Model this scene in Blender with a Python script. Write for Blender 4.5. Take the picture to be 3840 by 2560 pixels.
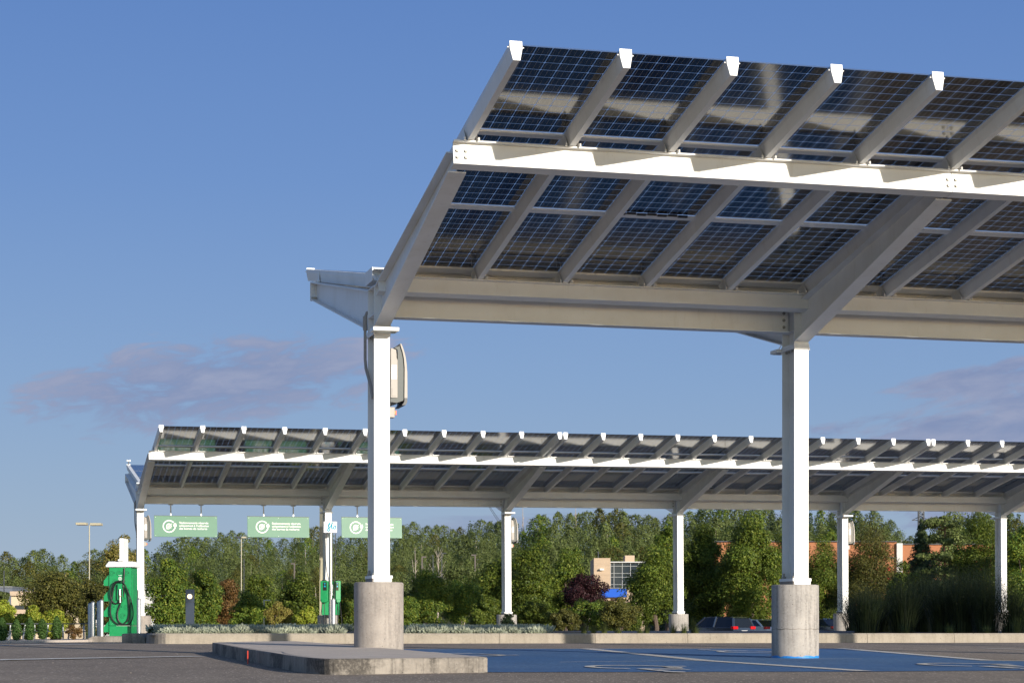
import bpy, math, random
import numpy as np
from mathutils import Vector, Matrix
R = math.radians
for o in list(bpy.data.objects): bpy.data.objects.remove(o)
C = bpy.context.scene.collection
scene = bpy.context.scene

# ------------------------------------------------------------------ camera
F_PX, HORIZON, EYE = 7860.0, 2365.0, 0.35      # focal length and horizon row measured on the 3840 px photograph
cam = bpy.data.cameras.new('camera'); cam_ob = bpy.data.objects.new('camera', cam); C.objects.link(cam_ob)
cam.sensor_width = 36; cam.lens = 36*F_PX/3840; cam.shift_y = (HORIZON-1280)/3840
cam.clip_start = 0.1; cam.clip_end = 6000
cam_ob.location = (0, 0, EYE); cam_ob.rotation_euler = (R(90), 0, 0)
scene.camera = cam_ob

# ------------------------------------------------------------------ sky and sun
SUN_EL, SUN_AZ = R(14.0), R(37.0)              # the sun stands low behind the camera, to its right
sdir = Vector((math.sin(SUN_AZ)*math.cos(SUN_EL), -math.cos(SUN_AZ)*math.cos(SUN_EL), math.sin(SUN_EL)))
w = bpy.data.worlds.new('World'); scene.world = w; w.use_nodes = True
nt = w.node_tree; nt.nodes.clear(); N = nt.nodes.new; L = nt.links.new
def nmath(nt, op, a, b=None, c=None, clamp=False):
    n = nt.nodes.new('ShaderNodeMath'); n.operation = op; n.use_clamp = clamp
    for i, v in enumerate((a, b, c)):
        if v is None: continue
        if isinstance(v, (int, float)): n.inputs[i].default_value = v
        else: nt.links.new(v, n.inputs[i])
    return n.outputs[0]
sky = N('ShaderNodeTexSky'); sky.sky_type = 'NISHITA'; sky.sun_disc = False
sky.sun_elevation = SUN_EL; sky.sun_rotation = math.atan2(sdir.x, sdir.y); sky.altitude = 50
sky.air_density = 1.0; sky.dust_density = 0.35; sky.ozone_density = 2.6
SKY_GAIN = 5.6
bg = N('ShaderNodeBackground'); wo = N('ShaderNodeOutputWorld'); bg.inputs['Strength'].default_value = 0.15
tc = N('ShaderNodeTexCoord'); sp = N('ShaderNodeSeparateXYZ'); L(tc.outputs['Generated'], sp.inputs[0])
az = nmath(nt, 'ARCTAN2', sp.outputs[0], sp.outputs[1])      # radians to the right of straight ahead
el = nmath(nt, 'ARCSINE', sp.outputs[2])
def cloud(x0, y0, wx, wy, tilt, seed, lo, hi, sx=9, sy=46):
    # a bank of thin cloud around one direction of the sky: a soft envelope times stretched noise
    dx = nmath(nt, 'SUBTRACT', az, x0); dy = nmath(nt, 'SUBTRACT', el, y0)
    dy = nmath(nt, 'SUBTRACT', dy, nmath(nt, 'MULTIPLY', dx, tilt))
    qx = nmath(nt, 'DIVIDE', dx, wx); qy = nmath(nt, 'DIVIDE', dy, wy)
    r2 = nmath(nt, 'ADD', nmath(nt, 'MULTIPLY', qx, qx), nmath(nt, 'MULTIPLY', qy, qy))
    env = nmath(nt, 'SUBTRACT', 1.0, r2)
    cb = N('ShaderNodeCombineXYZ'); L(nmath(nt, 'MULTIPLY', dx, sx), cb.inputs[0]); L(nmath(nt, 'MULTIPLY', dy, sy), cb.inputs[1])
    cb.inputs[2].default_value = seed
    nz = N('ShaderNodeTexNoise'); nz.inputs['Scale'].default_value = 1.6; nz.inputs['Detail'].default_value = 8
    nz.inputs['Roughness'].default_value = 0.60; nz.inputs['Distortion'].default_value = 0.35; L(cb.outputs[0], nz.inputs['Vector'])
    s = nmath(nt, 'ADD', nmath(nt, 'MULTIPLY', env, 0.30), nmath(nt, 'SUBTRACT', nz.outputs['Fac'], 0.5))
    mr = N('ShaderNodeMapRange'); mr.interpolation_type = 'SMOOTHERSTEP'; L(s, mr.inputs['Value'])
    mr.inputs['From Min'].default_value = lo; mr.inputs['From Max'].default_value = hi
    return mr.outputs[0], nz.outputs['Fac']
c1, n1 = cloud(-0.142, 0.116, 0.100, 0.024, 0.12, 5.3, 0.03, 0.26, 20, 62)
c2, n2 = cloud(0.235, 0.090, 0.145, 0.038, 0.18, 7.7, 0.0, 0.22, 15, 48)
c3, n3 = cloud(0.02, 0.052, 0.16, 0.010, 0.02, 11.3, 0.10, 0.40, 7, 60)
mask = nmath(nt, 'MAXIMUM', nmath(nt, 'MAXIMUM', c1, c2), nmath(nt, 'MULTIPLY', c3, 0.6))
mask = nmath(nt, 'MULTIPLY', mask, 0.85, clamp=True)
cm = N('ShaderNodeMix'); cm.data_type = 'RGBA'; L(mask, cm.inputs[0])
cl = N('ShaderNodeMix'); cl.data_type = 'RGBA'; L(nmath(nt, 'MULTIPLY', nmath(nt, 'SUBTRACT', n1, 0.36), 3.2, clamp=True), cl.inputs[0])
cl.inputs[6].default_value = (1.28, 1.62, 2.72, 1); cl.inputs[7].default_value = (1.95, 2.15, 3.05, 1)
# clear morning sky opposite the sun: deeper blue overhead, pale and slightly grey towards the horizon
gr = N('ShaderNodeValToRGB'); L(nmath(nt, 'MULTIPLY', nmath(nt, 'MAXIMUM', sp.outputs[2], 0.0), 2.0, clamp=True), gr.inputs[0])
ge = gr.color_ramp.elements; ge[0].position = 0.0; ge[0].color = (.36, .45, .60, 1); ge[1].position = 1.0; ge[1].color = (.065, .115, .27, 1)
for p_, c_ in ((.10, (.30, .41, .595, 1)), (.24, (.23, .362, .62, 1)), (.42, (.155, .285, .60, 1)), (.58, (.115, .235, .56, 1)), (.8, (.07, .155, .42, 1))):
    e_ = ge.new(p_); e_.color = c_
gs = N('ShaderNodeVectorMath'); gs.operation = 'SCALE'; L(gr.outputs[0], gs.inputs[0]); gs.inputs['Scale'].default_value = SKY_GAIN
fr = N('ShaderNodeMapRange'); fr.interpolation_type = 'SMOOTHSTEP'; L(nmath(nt, 'ADD', nmath(nt, 'MULTIPLY', sp.outputs[0], -sdir.x/math.cos(SUN_EL)), nmath(nt, 'MULTIPLY', sp.outputs[1], -sdir.y/math.cos(SUN_EL))), fr.inputs['Value'])
fr.inputs['From Min'].default_value = -.6; fr.inputs['From Max'].default_value = .5; fr.inputs['To Max'].default_value = .92
sm = N('ShaderNodeMix'); sm.data_type = 'RGBA'; L(fr.outputs[0], sm.inputs[0]); L(sky.outputs[0], sm.inputs[6]); L(gs.outputs[0], sm.inputs[7])
L(sm.outputs[2], cm.inputs[6]); L(cl.outputs[2], cm.inputs[7])
L(cm.outputs[2], bg.inputs['Color']); L(bg.outputs[0], wo.inputs[0])
sun = bpy.data.lights.new('sun', 'SUN'); sun.energy = 5.4; sun.angle = R(0.53); sun.color = (1.0, 0.92, 0.80)
sun_ob = bpy.data.objects.new('sun', sun); C.objects.link(sun_ob)
sun_ob.rotation_euler = (-sdir).to_track_quat('-Z', 'Y').to_euler(); sun_ob.location = sdir*60
scene.view_settings.view_transform = 'Standard'; scene.view_settings.look = 'None'
scene.view_settings.exposure = 0.15; scene.view_settings.gamma = 1.0
scene.render.engine = 'CYCLES'
scene.cycles.max_bounces = 8; scene.cycles.transparent_max_bounces = 12

# ------------------------------------------------------------------ where things stand
TH = R(14.53); CT, ST = math.cos(TH), math.sin(TH)
A0 = (-1.589, 25.613)                          # foot of the near canopy's first frame
def back(X, Y):                                # metres behind the near canopy's line of columns
    return -ST*(X-A0[0]) + CT*(Y-A0[1])
def sstep(a, b, x):
    t = min(1, max(0, (x-a)/(b-a))); return t*t*(3-2*t)
def G(X, Y):                                   # the ground: a 1 % fall towards the camera, level behind, lower car park, hill
    wv = back(X, Y)
    z = 0.0103*min(wv, 12.6)
    z -= 0.055*sstep(12.6, 22, wv)
    z -= 0.55*sstep(50, 105, wv)
    return z
def hill(X, Y):
    side = 0.35+0.65*sstep(-0.24, -0.08, X/max(Y, 1))
    return -0.5 + 10.5*sstep(195, 370, Y)*side + 3*sstep(370, 600, Y)
def px(x, Y): return (x-1920)/F_PX*Y           # sideways metres of something seen at column x when Y metres off
def pz(y, Y): return EYE+(HORIZON-y)/F_PX*Y    # its height
def on_ground(x, y, dz=0.0):                   # where the line of sight meets the paved ground
    lo, hi = 8.0, 44.0
    f = lambda Y: pz(y, Y)-(G(px(x, Y), Y)+dz)
    for _ in range(60):
        m = (lo+hi)/2
        if f(m) > 0: lo = m
        else: hi = m
    Y = (lo+hi)/2
    return Vector((px(x, Y), Y, G(px(x, Y), Y)+dz))

# ------------------------------------------------------------------ materials
MATS = {}
def mat(name, col=(.8,.8,.8), rough=.5, metal=0, spec=.5, noise=None, bump=None, coat=0, **k):
    m = bpy.data.materials.new(name); m.use_nodes = True; nt = m.node_tree
    b = nt.nodes['Principled BSDF']
    b.inputs['Base Color'].default_value = (*col, 1); b.inputs['Roughness'].default_value = rough
    b.inputs['Metallic'].default_value = metal; b.inputs['Specular IOR Level'].default_value = spec
    b.inputs['Coat Weight'].default_value = coat
    if noise or bump: tcn = nt.nodes.new('ShaderNodeTexCoord')
    if noise:       # (scale, second colour, low, high) or a list of them
        prev = None
        for (sc, c2, lo, hi, *st) in (noise if isinstance(noise, list) else [noise]):
            mp = nt.nodes.new('ShaderNodeMapping'); nt.links.new(tcn.outputs['Object'], mp.inputs[0])
            if st: mp.inputs['Scale'].default_value = st[0]
            n = nt.nodes.new('ShaderNodeTexNoise'); n.inputs['Scale'].default_value = sc; n.inputs['Detail'].default_value = 5
            n.inputs['Roughness'].default_value = .6; nt.links.new(mp.outputs[0], n.inputs['Vector'])
            mr = nt.nodes.new('ShaderNodeMapRange'); nt.links.new(n.outputs['Fac'], mr.inputs[0])
            mr.inputs['From Min'].default_value = lo; mr.inputs['From Max'].default_value = hi
            mx = nt.nodes.new('ShaderNodeMix'); mx.data_type = 'RGBA'; nt.links.new(mr.outputs[0], mx.inputs[0])
            if prev is None: mx.inputs[6].default_value = (*col, 1)
            else: nt.links.new(prev, mx.inputs[6])
            mx.inputs[7].default_value = (*c2, 1); prev = mx.outputs[2]
        nt.links.new(prev, b.inputs['Base Color'])
    if bump:
        n = nt.nodes.new('ShaderNodeTexNoise'); n.inputs['Scale'].default_value = bump[0]; n.inputs['Detail'].default_value = 4
        nt.links.new(tcn.outputs['Object'], n.inputs['Vector'])
        bp = nt.nodes.new('ShaderNodeBump'); bp.inputs['Strength'].default_value = bump[1]; bp.inputs['Distance'].default_value = bump[2]
        nt.links.new(n.outputs['Fac'], bp.inputs['Height']); nt.links.new(bp.outputs[0], b.inputs['Normal'])
    MATS[name] = m
    return m
M_white = mat('white_paint', (.80,.80,.79), .42, noise=[(1.7, (.72,.71,.68), .42, .75), (9, (.66,.64,.60), .58, .85, (1, 1, .15)), (40, (.66,.64,.60), .64, .8)], bump=(25, .05, .002))
M_cap = mat('white_cap', (.84,.84,.83), .4)
M_galv = mat('galvanised_steel', (.50,.50,.49), .42, .75, noise=(60, (.36,.36,.36), .4, .7))
M_bolt = mat('bolt_steel', (.34,.33,.30), .45, .6)
M_grey = mat('light_grey_plastic', (.34,.31,.28), .45)
M_dgrey = mat('smoked_cover', (.10,.11,.11), .18)
M_black = mat('black_rubber', (.018,.018,.018), .5)
M_label = mat('paper_label', (.85,.85,.85), .5)
M_red = mat('red_plastic', (.55,.05,.03), .4); M_yellow = mat('yellow_plastic', (.80,.50,.03), .4)
M_sign = mat('green_sign_sheet', (.055,.185,.115), .42, noise=(3, (.065,.205,.125), .3, .7))
M_signw = mat('white_lettering', (.82,.83,.80), .4)
M_green = mat('green_enamel', (.012,.27,.085), .32, noise=(6, (.02,.31,.11), .35, .75))
M_green2 = mat('dark_green_print', (.010,.12,.05), .4)
M_cyan = mat('cyan_lettering', (.0,.36,.52), .4)
M_steel = mat('brushed_steel', (.62,.58,.55), .28, .9)
M_slate = mat('slate_grey_metal', (.13,.145,.18), .42)
M_brown = mat('bronze_pole_paint', (.12,.10,.09), .5); M_beigepole = mat('beige_pole_paint', (.42,.38,.27), .5)
M_dark = mat('charcoal_metal', (.05,.055,.065), .45)
M_screen = mat('dark_screen', (.01,.012,.016), .15)
M_bark = mat('bark', (.13,.095,.07), .9, noise=(14, (.07,.05,.04), .35, .7), bump=(30, .5, .02))
M_barkp = mat('pale_bark', (.42,.36,.30), .9, noise=(8, (.25,.2,.17), .4, .7))
M_pinebark = mat('orange_bark', (.36,.19,.10), .9, noise=(10, (.2,.11,.07), .4, .7))
M_soil = mat('planting_soil', (.075,.055,.040), .95, noise=(30, (.12,.10,.08), .4, .7), bump=(60, .6, .02))
M_gravel = mat('crushed_stone', (.20,.19,.20), .9, noise=[(45, (.07,.07,.08), .42, .58), (90, (.36,.35,.36), .6, .7)], bump=(70, 1.0, .03))

def concrete(name, base, dark, stain=.5, blot=0):
    m = mat(name, base, .85); nt = m.node_tree; b = nt.nodes['Principled BSDF']
    tcn = nt.nodes.new('ShaderNodeTexCoord')
    def noise(sc, st, lo, hi, det=5, rough=.6):
        mp = nt.nodes.new('ShaderNodeMapping'); nt.links.new(tcn.outputs['Object'], mp.inputs[0]); mp.inputs['Scale'].default_value = st
        n = nt.nodes.new('ShaderNodeTexNoise'); n.inputs['Scale'].default_value = sc; n.inputs['Detail'].default_value = det; n.inputs['Roughness'].default_value = rough
        nt.links.new(mp.outputs[0], n.inputs['Vector']); mr = nt.nodes.new('ShaderNodeMapRange'); nt.links.new(n.outputs['Fac'], mr.inputs[0])
        mr.inputs['From Min'].default_value = lo; mr.inputs['From Max'].default_value = hi
        return mr.outputs[0], n.outputs['Fac']
    big, _ = noise(3.1, (1, 1, 1), .36, .66)
    streak, _ = noise(7, (2.2, 2.2, .16), .50, .72)
    fine, ff = noise(34, (1, 1, 1), .45, .8)
    pit, _ = noise(58, (1, 1, 1), .70, .74, 2, .4)
    def mixc(a, c2, fac, k):
        mx = nt.nodes.new('ShaderNodeMix'); mx.data_type = 'RGBA'
        nt.links.new(nmath(nt, 'MULTIPLY', fac, k), mx.inputs[0])
        if isinstance(a, tuple): mx.inputs[6].default_value = (*a, 1)
        else: nt.links.new(a, mx.inputs[6])
        mx.inputs[7].default_value = (*c2, 1); return mx.outputs[2]
    c = mixc(base, dark, big, .75)
    if blot: bl_, _ = noise(1.25, (1, 1, 2.2), .50, .60, 4); c = mixc(c, tuple(x*.45 for x in dark), bl_, blot)
    c = mixc(c, dark, big, .1); c = mixc(c, tuple(x*.55 for x in dark), streak, stain)
    c = mixc(c, tuple(min(1, x*1.2) for x in base), fine, .6); c = mixc(c, (.05,.045,.04), pit, .9)
    nt.links.new(c, b.inputs['Base Color'])
    bp = nt.nodes.new('ShaderNodeBump'); bp.inputs['Strength'].default_value = .35; bp.inputs['Distance'].default_value = .006
    h = nmath(nt, 'SUBTRACT', ff, nmath(nt, 'MULTIPLY', pit, 1.5)); nt.links.new(h, bp.inputs['Height']); nt.links.new(bp.outputs[0], b.inputs['Normal'])
    return m
M_conc = concrete('cast_concrete', (.37,.325,.285), (.25,.22,.195), .55)
M_concb = concrete('pale_cast_concrete', (.42,.385,.35), (.28,.26,.24), .85)
M_conc2 = concrete('kerb_concrete', (.345,.30,.24), (.25,.215,.17), .4)
M_conc3 = concrete('grimy_kerb_concrete', (.30,.265,.225), (.11,.095,.08), .9, .9)
M_slab = concrete('broomed_slab', (.52,.45,.39), (.42,.36,.31), .15)

def ground_mat(name, base, patch, speck, sp_lo=.60, sp_hi=.70, rough=.9):
    m = mat(name, base, rough, spec=.35); nt = m.node_tree; b = nt.nodes['Principled BSDF']; tcn = nt.nodes.new('ShaderNodeTexCoord')
    def nz(sc, st, lo, hi, det=4):
        mp = nt.nodes.new('ShaderNodeMapping'); nt.links.new(tcn.outputs['Object'], mp.inputs[0]); mp.inputs['Scale'].default_value = st
        n = nt.nodes.new('ShaderNodeTexNoise'); n.inputs['Scale'].default_value = sc; n.inputs['Detail'].default_value = det
        nt.links.new(mp.outputs[0], n.inputs['Vector']); mr = nt.nodes.new('ShaderNodeMapRange'); nt.links.new(n.outputs['Fac'], mr.inputs[0])
        mr.inputs['From Min'].default_value = lo; mr.inputs['From Max'].default_value = hi; return mr.outputs[0], n.outputs['Fac']
    p, _ = nz(.35, (1, .6, 1), .35, .7); p2, _ = nz(1.6, (1.0, .45, 1), .45, .75); s, sf = nz(55, (1, .16, 1), sp_lo, sp_hi, 2); g, gf = nz(22, (1, .2, 1), .35, .7, 3)
    def mx(a, c, f, k):
        n = nt.nodes.new('ShaderNodeMix'); n.data_type = 'RGBA'; nt.links.new(nmath(nt, 'MULTIPLY', f, k), n.inputs[0])
        if isinstance(a, tuple): n.inputs[6].default_value = (*a, 1)
        else: nt.links.new(a, n.inputs[6])
        n.inputs[7].default_value = (*c, 1); return n.outputs[2]
    c = mx(base, patch, p, .8); c = mx(c, tuple(x*.7 for x in base), p2, .55); c = mx(c, tuple(x*.62 for x in base), g, .55); c = mx(c, speck, s, .8)
    nt.links.new(c, b.inputs['Base Color'])
    bp = nt.nodes.new('ShaderNodeBump'); bp.inputs['Strength'].default_value = .5; bp.inputs['Distance'].default_value = .01
    nt.links.new(gf, bp.inputs['Height']); nt.links.new(bp.outputs[0], b.inputs['Normal'])
    return m
M_asph = ground_mat('asphalt', (.205,.165,.130), (.29,.235,.185), (.55,.47,.40))
M_blue = ground_mat('blue_stall_paint', (.026,.112,.29), (.085,.17,.30), (.22,.28,.38), .70, .78)
M_line = ground_mat('white_line_paint', (.64,.62,.59), (.5,.48,.46), (.30,.29,.28), .60, .72)
M_hill = mat('hill_ground', (.045,.06,.025), .95, noise=(.3, (.07,.07,.03), .4, .7))

def panel_mat():
    m = bpy.data.materials.new('solar_glass'); m.use_nodes = True; nt = m.node_tree
    b = nt.nodes['Principled BSDF']; out = nt.nodes['Material Output']
    uv = nt.nodes.new('ShaderNodeUVMap'); s = nt.nodes.new('ShaderNodeSeparateXYZ'); nt.links.new(uv.outputs[0], s.inputs[0])
    u, v = s.outputs[0], s.outputs[1]
    def edge(x):
        f = nmath(nt, 'FRACT', nmath(nt, 'ADD', x, 100.0)); return nmath(nt, 'MINIMUM', f, nmath(nt, 'SUBTRACT', 1.0, f)), f
    dx, fx = edge(u); dy, fy = edge(v)
    gap = nmath(nt, 'MAXIMUM', nmath(nt, 'LESS_THAN', dx, .018), nmath(nt, 'LESS_THAN', dy, .027))
    gap = nmath(nt, 'MAXIMUM', gap, nmath(nt, 'LESS_THAN', nmath(nt, 'ADD', dx, dy), .10))
    side_r = nmath(nt, 'MAXIMUM', nmath(nt, 'LESS_THAN', u, -.02), nmath(nt, 'GREATER_THAN', u, 6.02)); out_r = 0.0
    vmax = nt.nodes.new('ShaderNodeAttribute'); vmax.attribute_name = 'rows'; vmax.attribute_type = 'OBJECT'
    out_r = nmath(nt, 'MAXIMUM', out_r, nmath(nt, 'LESS_THAN', v, 0))
    out_r = nmath(nt, 'MAXIMUM', out_r, nmath(nt, 'GREATER_THAN', v, 12))
    gap = nmath(nt, 'MULTIPLY', nmath(nt, 'MAXIMUM', gap, out_r), nmath(nt, 'SUBTRACT', 1.0, side_r))
    d1 = nmath(nt, 'ABSOLUTE', nmath(nt, 'SUBTRACT', dx, .17)); d2 = nmath(nt, 'ABSOLUTE', nmath(nt, 'SUBTRACT', dx, .5))
    bus = nmath(nt, 'LESS_THAN', nmath(nt, 'MINIMUM', d1, d2), .0075)
    n = nt.nodes.new('ShaderNodeTexWhiteNoise'); n.noise_dimensions = '3D'
    cb = nt.nodes.new('ShaderNodeCombineXYZ'); nt.links.new(nmath(nt, 'FLOOR', u), cb.inputs[0]); nt.links.new(nmath(nt, 'FLOOR', v), cb.inputs[1])
    oi = nt.nodes.new('ShaderNodeObjectInfo'); nt.links.new(oi.outputs['Random'], cb.inputs[2]); nt.links.new(cb.outputs[0], n.inputs['Vector'])
    cc = nt.nodes.new('ShaderNodeMix'); cc.data_type = 'RGBA'; nt.links.new(n.outputs[0], cc.inputs[0])
    cc.inputs[6].default_value = (.006,.006,.009,1); cc.inputs[7].default_value = (.016,.014,.014,1)
    cx = nt.nodes.new('ShaderNodeMix'); cx.data_type = 'RGBA'; nt.links.new(bus, cx.inputs[0]); nt.links.new(cc.outputs[2], cx.inputs[6]); cx.inputs[7].default_value = (.30,.28,.26,1)
    nt.links.new(cx.outputs[2], b.inputs['Base Color'])
    b.inputs['Roughness'].default_value = .10; b.inputs['IOR'].default_value = 1.62
    tr0 = nt.nodes.new('ShaderNodeBsdfTransparent'); tr0.inputs[0].default_value = (.90,.95,1.0,1); tl = nt.nodes.new('ShaderNodeBsdfTranslucent'); tl.inputs[0].default_value = (.85,.92,1,1)
    tr = nt.nodes.new('ShaderNodeMixShader'); tr.inputs[0].default_value = .35; nt.links.new(tr0.outputs[0], tr.inputs[1]); nt.links.new(tl.outputs[0], tr.inputs[2])
    ms = nt.nodes.new('ShaderNodeMixShader'); nt.links.new(nmath(nt, 'MULTIPLY', gap, .88), ms.inputs[0]); nt.links.new(b.outputs[0], ms.inputs[1]); nt.links.new(tr.outputs[0], ms.inputs[2])
    nt.links.new(ms.outputs[0], out.inputs[0]); return m
M_panel = panel_mat()

def leaf_mat(name, cols, trans=.25, rough=.55):
    m = bpy.data.materials.new(name); m.use_nodes = True; nt = m.node_tree; b = nt.nodes['Principled BSDF']; out = nt.nodes['Material Output']
    g = nt.nodes.new('ShaderNodeNewGeometry'); cr = nt.nodes.new('ShaderNodeValToRGB'); nt.links.new(g.outputs['Random Per Island'], cr.inputs[0])
    e = cr.color_ramp.elements; e[0].position = 0; e[0].color = (*cols[0], 1); e[1].position = 1; e[1].color = (*cols[-1], 1)
    for i, c in enumerate(cols[1:-1]): x = e.new((i+1)/(len(cols)-1)); x.color = (*c, 1)
    tcn = nt.nodes.new('ShaderNodeTexCoord'); n = nt.nodes.new('ShaderNodeTexNoise'); n.inputs['Scale'].default_value = .55; nt.links.new(tcn.outputs['Object'], n.inputs['Vector'])
    mr = nt.nodes.new('ShaderNodeMapRange'); nt.links.new(n.outputs['Fac'], mr.inputs[0]); mr.inputs['From Min'].default_value = .3; mr.inputs['From Max'].default_value = .7
    mr.inputs['To Min'].default_value = .75; mr.inputs['To Max'].default_value = 1.3
    oi = nt.nodes.new('ShaderNodeObjectInfo'); k = nmath(nt, 'MULTIPLY', mr.outputs[0], nmath(nt, 'ADD', nmath(nt, 'MULTIPLY', oi.outputs['Random'], .3), .85))
    vm = nt.nodes.new('ShaderNodeVectorMath'); vm.operation = 'SCALE'; nt.links.new(cr.outputs[0], vm.inputs[0]); nt.links.new(k, vm.inputs['Scale'])
    nt.links.new(vm.outputs[0], b.inputs['Base Color']); b.inputs['Roughness'].default_value = rough; b.inputs['Specular IOR Level'].default_value = .25
    t = nt.nodes.new('ShaderNodeBsdfTranslucent'); nt.links.new(vm.outputs[0], t.inputs[0])
    ms = nt.nodes.new('ShaderNodeMixShader'); ms.inputs[0].default_value = trans; nt.links.new(b.outputs[0], ms.inputs[1]); nt.links.new(t.outputs[0], ms.inputs[2])
    nt.links.new(ms.outputs[0], out.inputs[0]); return m
LM = {
 'wood': leaf_mat('wood_leaves', [(.085,.115,.032),(.12,.155,.042),(.165,.195,.058),(.13,.155,.06)]),
 'maple': leaf_mat('maple_leaves', [(.045,.075,.010),(.070,.105,.014),(.11,.15,.018),(.18,.20,.028)]),
 'olive': leaf_mat('olive_leaves', [(.05,.06,.015),(.085,.085,.02),(.12,.12,.025),(.16,.14,.03)]),
 'lime': leaf_mat('lime_leaves', [(.14,.20,.02),(.24,.30,.03),(.32,.36,.04),(.36,.33,.05)]),
 'bush': leaf_mat('bush_leaves', [(.05,.095,.015),(.09,.15,.022),(.15,.21,.03),(.24,.25,.03)]),
 'rust': leaf_mat('rust_leaves', [(.10,.06,.02),(.15,.08,.03),(.19,.10,.03),(.12,.10,.03)]),
 'plum': leaf_mat('plum_leaves', [(.018,.007,.008),(.033,.011,.013),(.055,.017,.019)], .15),
 'needle': leaf_mat('needles', [(.03,.052,.022),(.05,.078,.028),(.085,.10,.035)], .1),
 'cedar': leaf_mat('cedar_sprays', [(.04,.09,.018),(.06,.12,.025),(.09,.16,.035)], .15),
 'silver': leaf_mat('silver_leaves', [(.30,.33,.24),(.40,.43,.33),(.50,.52,.42)], .2),
 'shaded_grass': leaf_mat('shaded_grass_blades', [(.018,.028,.010),(.03,.042,.014),(.05,.06,.022)], .1),  # tall grass blades with the canopy's shade darkened into their colour
 'grass': leaf_mat('grass_blades', [(.05,.075,.02),(.10,.13,.035),(.17,.18,.06)], .25),
 'gold': leaf_mat('gold_leaves', [(.20,.17,.04),(.28,.22,.06),(.20,.22,.04)], .25),
}

# ------------------------------------------------------------------ mesh helpers
class MB:
    def __init__(s): s.v = []; s.f = []; s.uv = None
    def add(s, vs, fs):
        n = len(s.v); s.v += [tuple(v) for v in vs]; s.f += [tuple(i+n for i in f) for f in fs]; return s
    def box(s, c, d, M=None):
        x, y, z = c; a, b, e = d[0]/2, d[1]/2, d[2]/2
        vs = [Vector((x+i*a, y+j*b, z+k*e)) for i in (-1, 1) for j in (-1, 1) for k in (-1, 1)]
        if M: vs = [M@v for v in vs]
        return s.add(vs, [(0,1,3,2),(4,6,7,5),(0,4,5,1),(2,3,7,6),(0,2,6,4),(1,5,7,3)])
    def prism(s, poly, axis, a, b):       # poly in the plane across the axis, extruded from a to b
        n = len(poly)
        def P(p, t): return (t, p[0], p[1]) if axis == 'x' else ((p[0], t, p[1]) if axis == 'y' else (p[0], p[1], t))
        vs = [P(p, a) for p in poly]+[P(p, b) for p in poly]
        return s.add(vs, [tuple(range(n))[::-1], tuple(range(n, 2*n))]+[(i, (i+1) % n, (i+1) % n+n, i+n) for i in range(n)])
    def cyl(s, c, r, h, n=24, r2=None, ax='z', cap=0):
        r2 = r if r2 is None else r2; vs = []
        rings = [(0, r), (h, r2)]
        if cap: rings = [(0, r), (h-cap, r2), (h-cap*.35, r2*.8), (h, r2*.3)]
        for (t, q) in rings:
            for i in range(n):
                a = 2*math.pi*i/n; p = (q*math.cos(a), q*math.sin(a), t)
                if ax == 'y': p = (p[0], -p[2], p[1])
                if ax == 'x': p = (p[2], p[0], p[1])
                vs.append((c[0]+p[0], c[1]+p[1], c[2]+p[2]))
        k = len(rings); fs = [tuple(range(n))[::-1], tuple(range((k-1)*n, k*n))]
        for j in range(k-1): fs += [(j*n+i, j*n+(i+1) % n, (j+1)*n+(i+1) % n, (j+1)*n+i) for i in range(n)]
        return s.add(vs, fs)
    def tube(s, pts, r, n=6, r2=None):
        pts = [Vector(p) for p in pts]; rings = []; m = len(pts); up = None
        for i, p in enumerate(pts):
            d = (pts[min(i+1, m-1)]-pts[max(i-1, 0)]).normalized()
            if up is None: up = d.orthogonal().normalized()
            up = (up-d*up.dot(d)); up = up.normalized() if up.length > 1e-6 else d.orthogonal().normalized()
            w2 = d.cross(up); q = r if r2 is None else r+(r2-r)*i/(m-1)
            rings.append([p+up*q*math.cos(2*math.pi*k/n)+w2*q*math.sin(2*math.pi*k/n) for k in range(n)])
        vs = [v for g in rings for v in g]
        fs = [tuple(range(n))[::-1], tuple(range((m-1)*n, m*n))]+[(i*n+k, i*n+(k+1) % n, (i+1)*n+(k+1) % n, (i+1)*n+k) for i in range(m-1) for k in range(n)]
        return s.add(vs, fs)
    def xf(s, M): s.v = [tuple(M@Vector(v)) for v in s.v]; return s
    def mesh(s, name, m, smooth=False, bevel=0):
        me = bpy.data.meshes.new(name); me.from_pydata(s.v, [], s.f)
        import bmesh
        b = bmesh.new(); b.from_mesh(me); bmesh.ops.recalc_face_normals(b, faces=b.faces)
        if bevel:
            bmesh.ops.bevel(b, geom=[e for e in b.edges if e.is_manifold and e.calc_face_angle(0) > .6], offset=bevel, segments=1, affect='EDGES')
        b.to_mesh(me); b.free()
        me.materials.append(m)
        if smooth:
            me.polygons.foreach_set('use_smooth', [True]*len(me.polygons))
            try: me.set_sharp_from_angle(angle=R(40))
            except Exception: pass
        return me
    def obj(s, name, m, parent=None, smooth=False, bevel=0):
        return link(name, s.mesh(name, m, smooth, bevel), parent)
def link(name, me, parent=None, loc=None, rot=None):
    o = bpy.data.objects.new(name, me); C.objects.link(o)
    if parent: o.parent = parent
    if loc is not None: o.location = loc
    if rot is not None: o.rotation_euler = rot
    return o
def tag(o, label=None, cat=None, group=None, kind=None):
    if label: o['label'] = label
    if cat: o['category'] = cat
    if group: o['group'] = group
    if kind: o['kind'] = kind
    return o
def empty(name, loc, rz=0, label=None, cat=None, group=None):
    o = bpy.data.objects.new(name, None); C.objects.link(o); o.location = loc; o.rotation_euler = (0, 0, rz); o.empty_display_size = .2
    return tag(o, label, cat, group)
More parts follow.
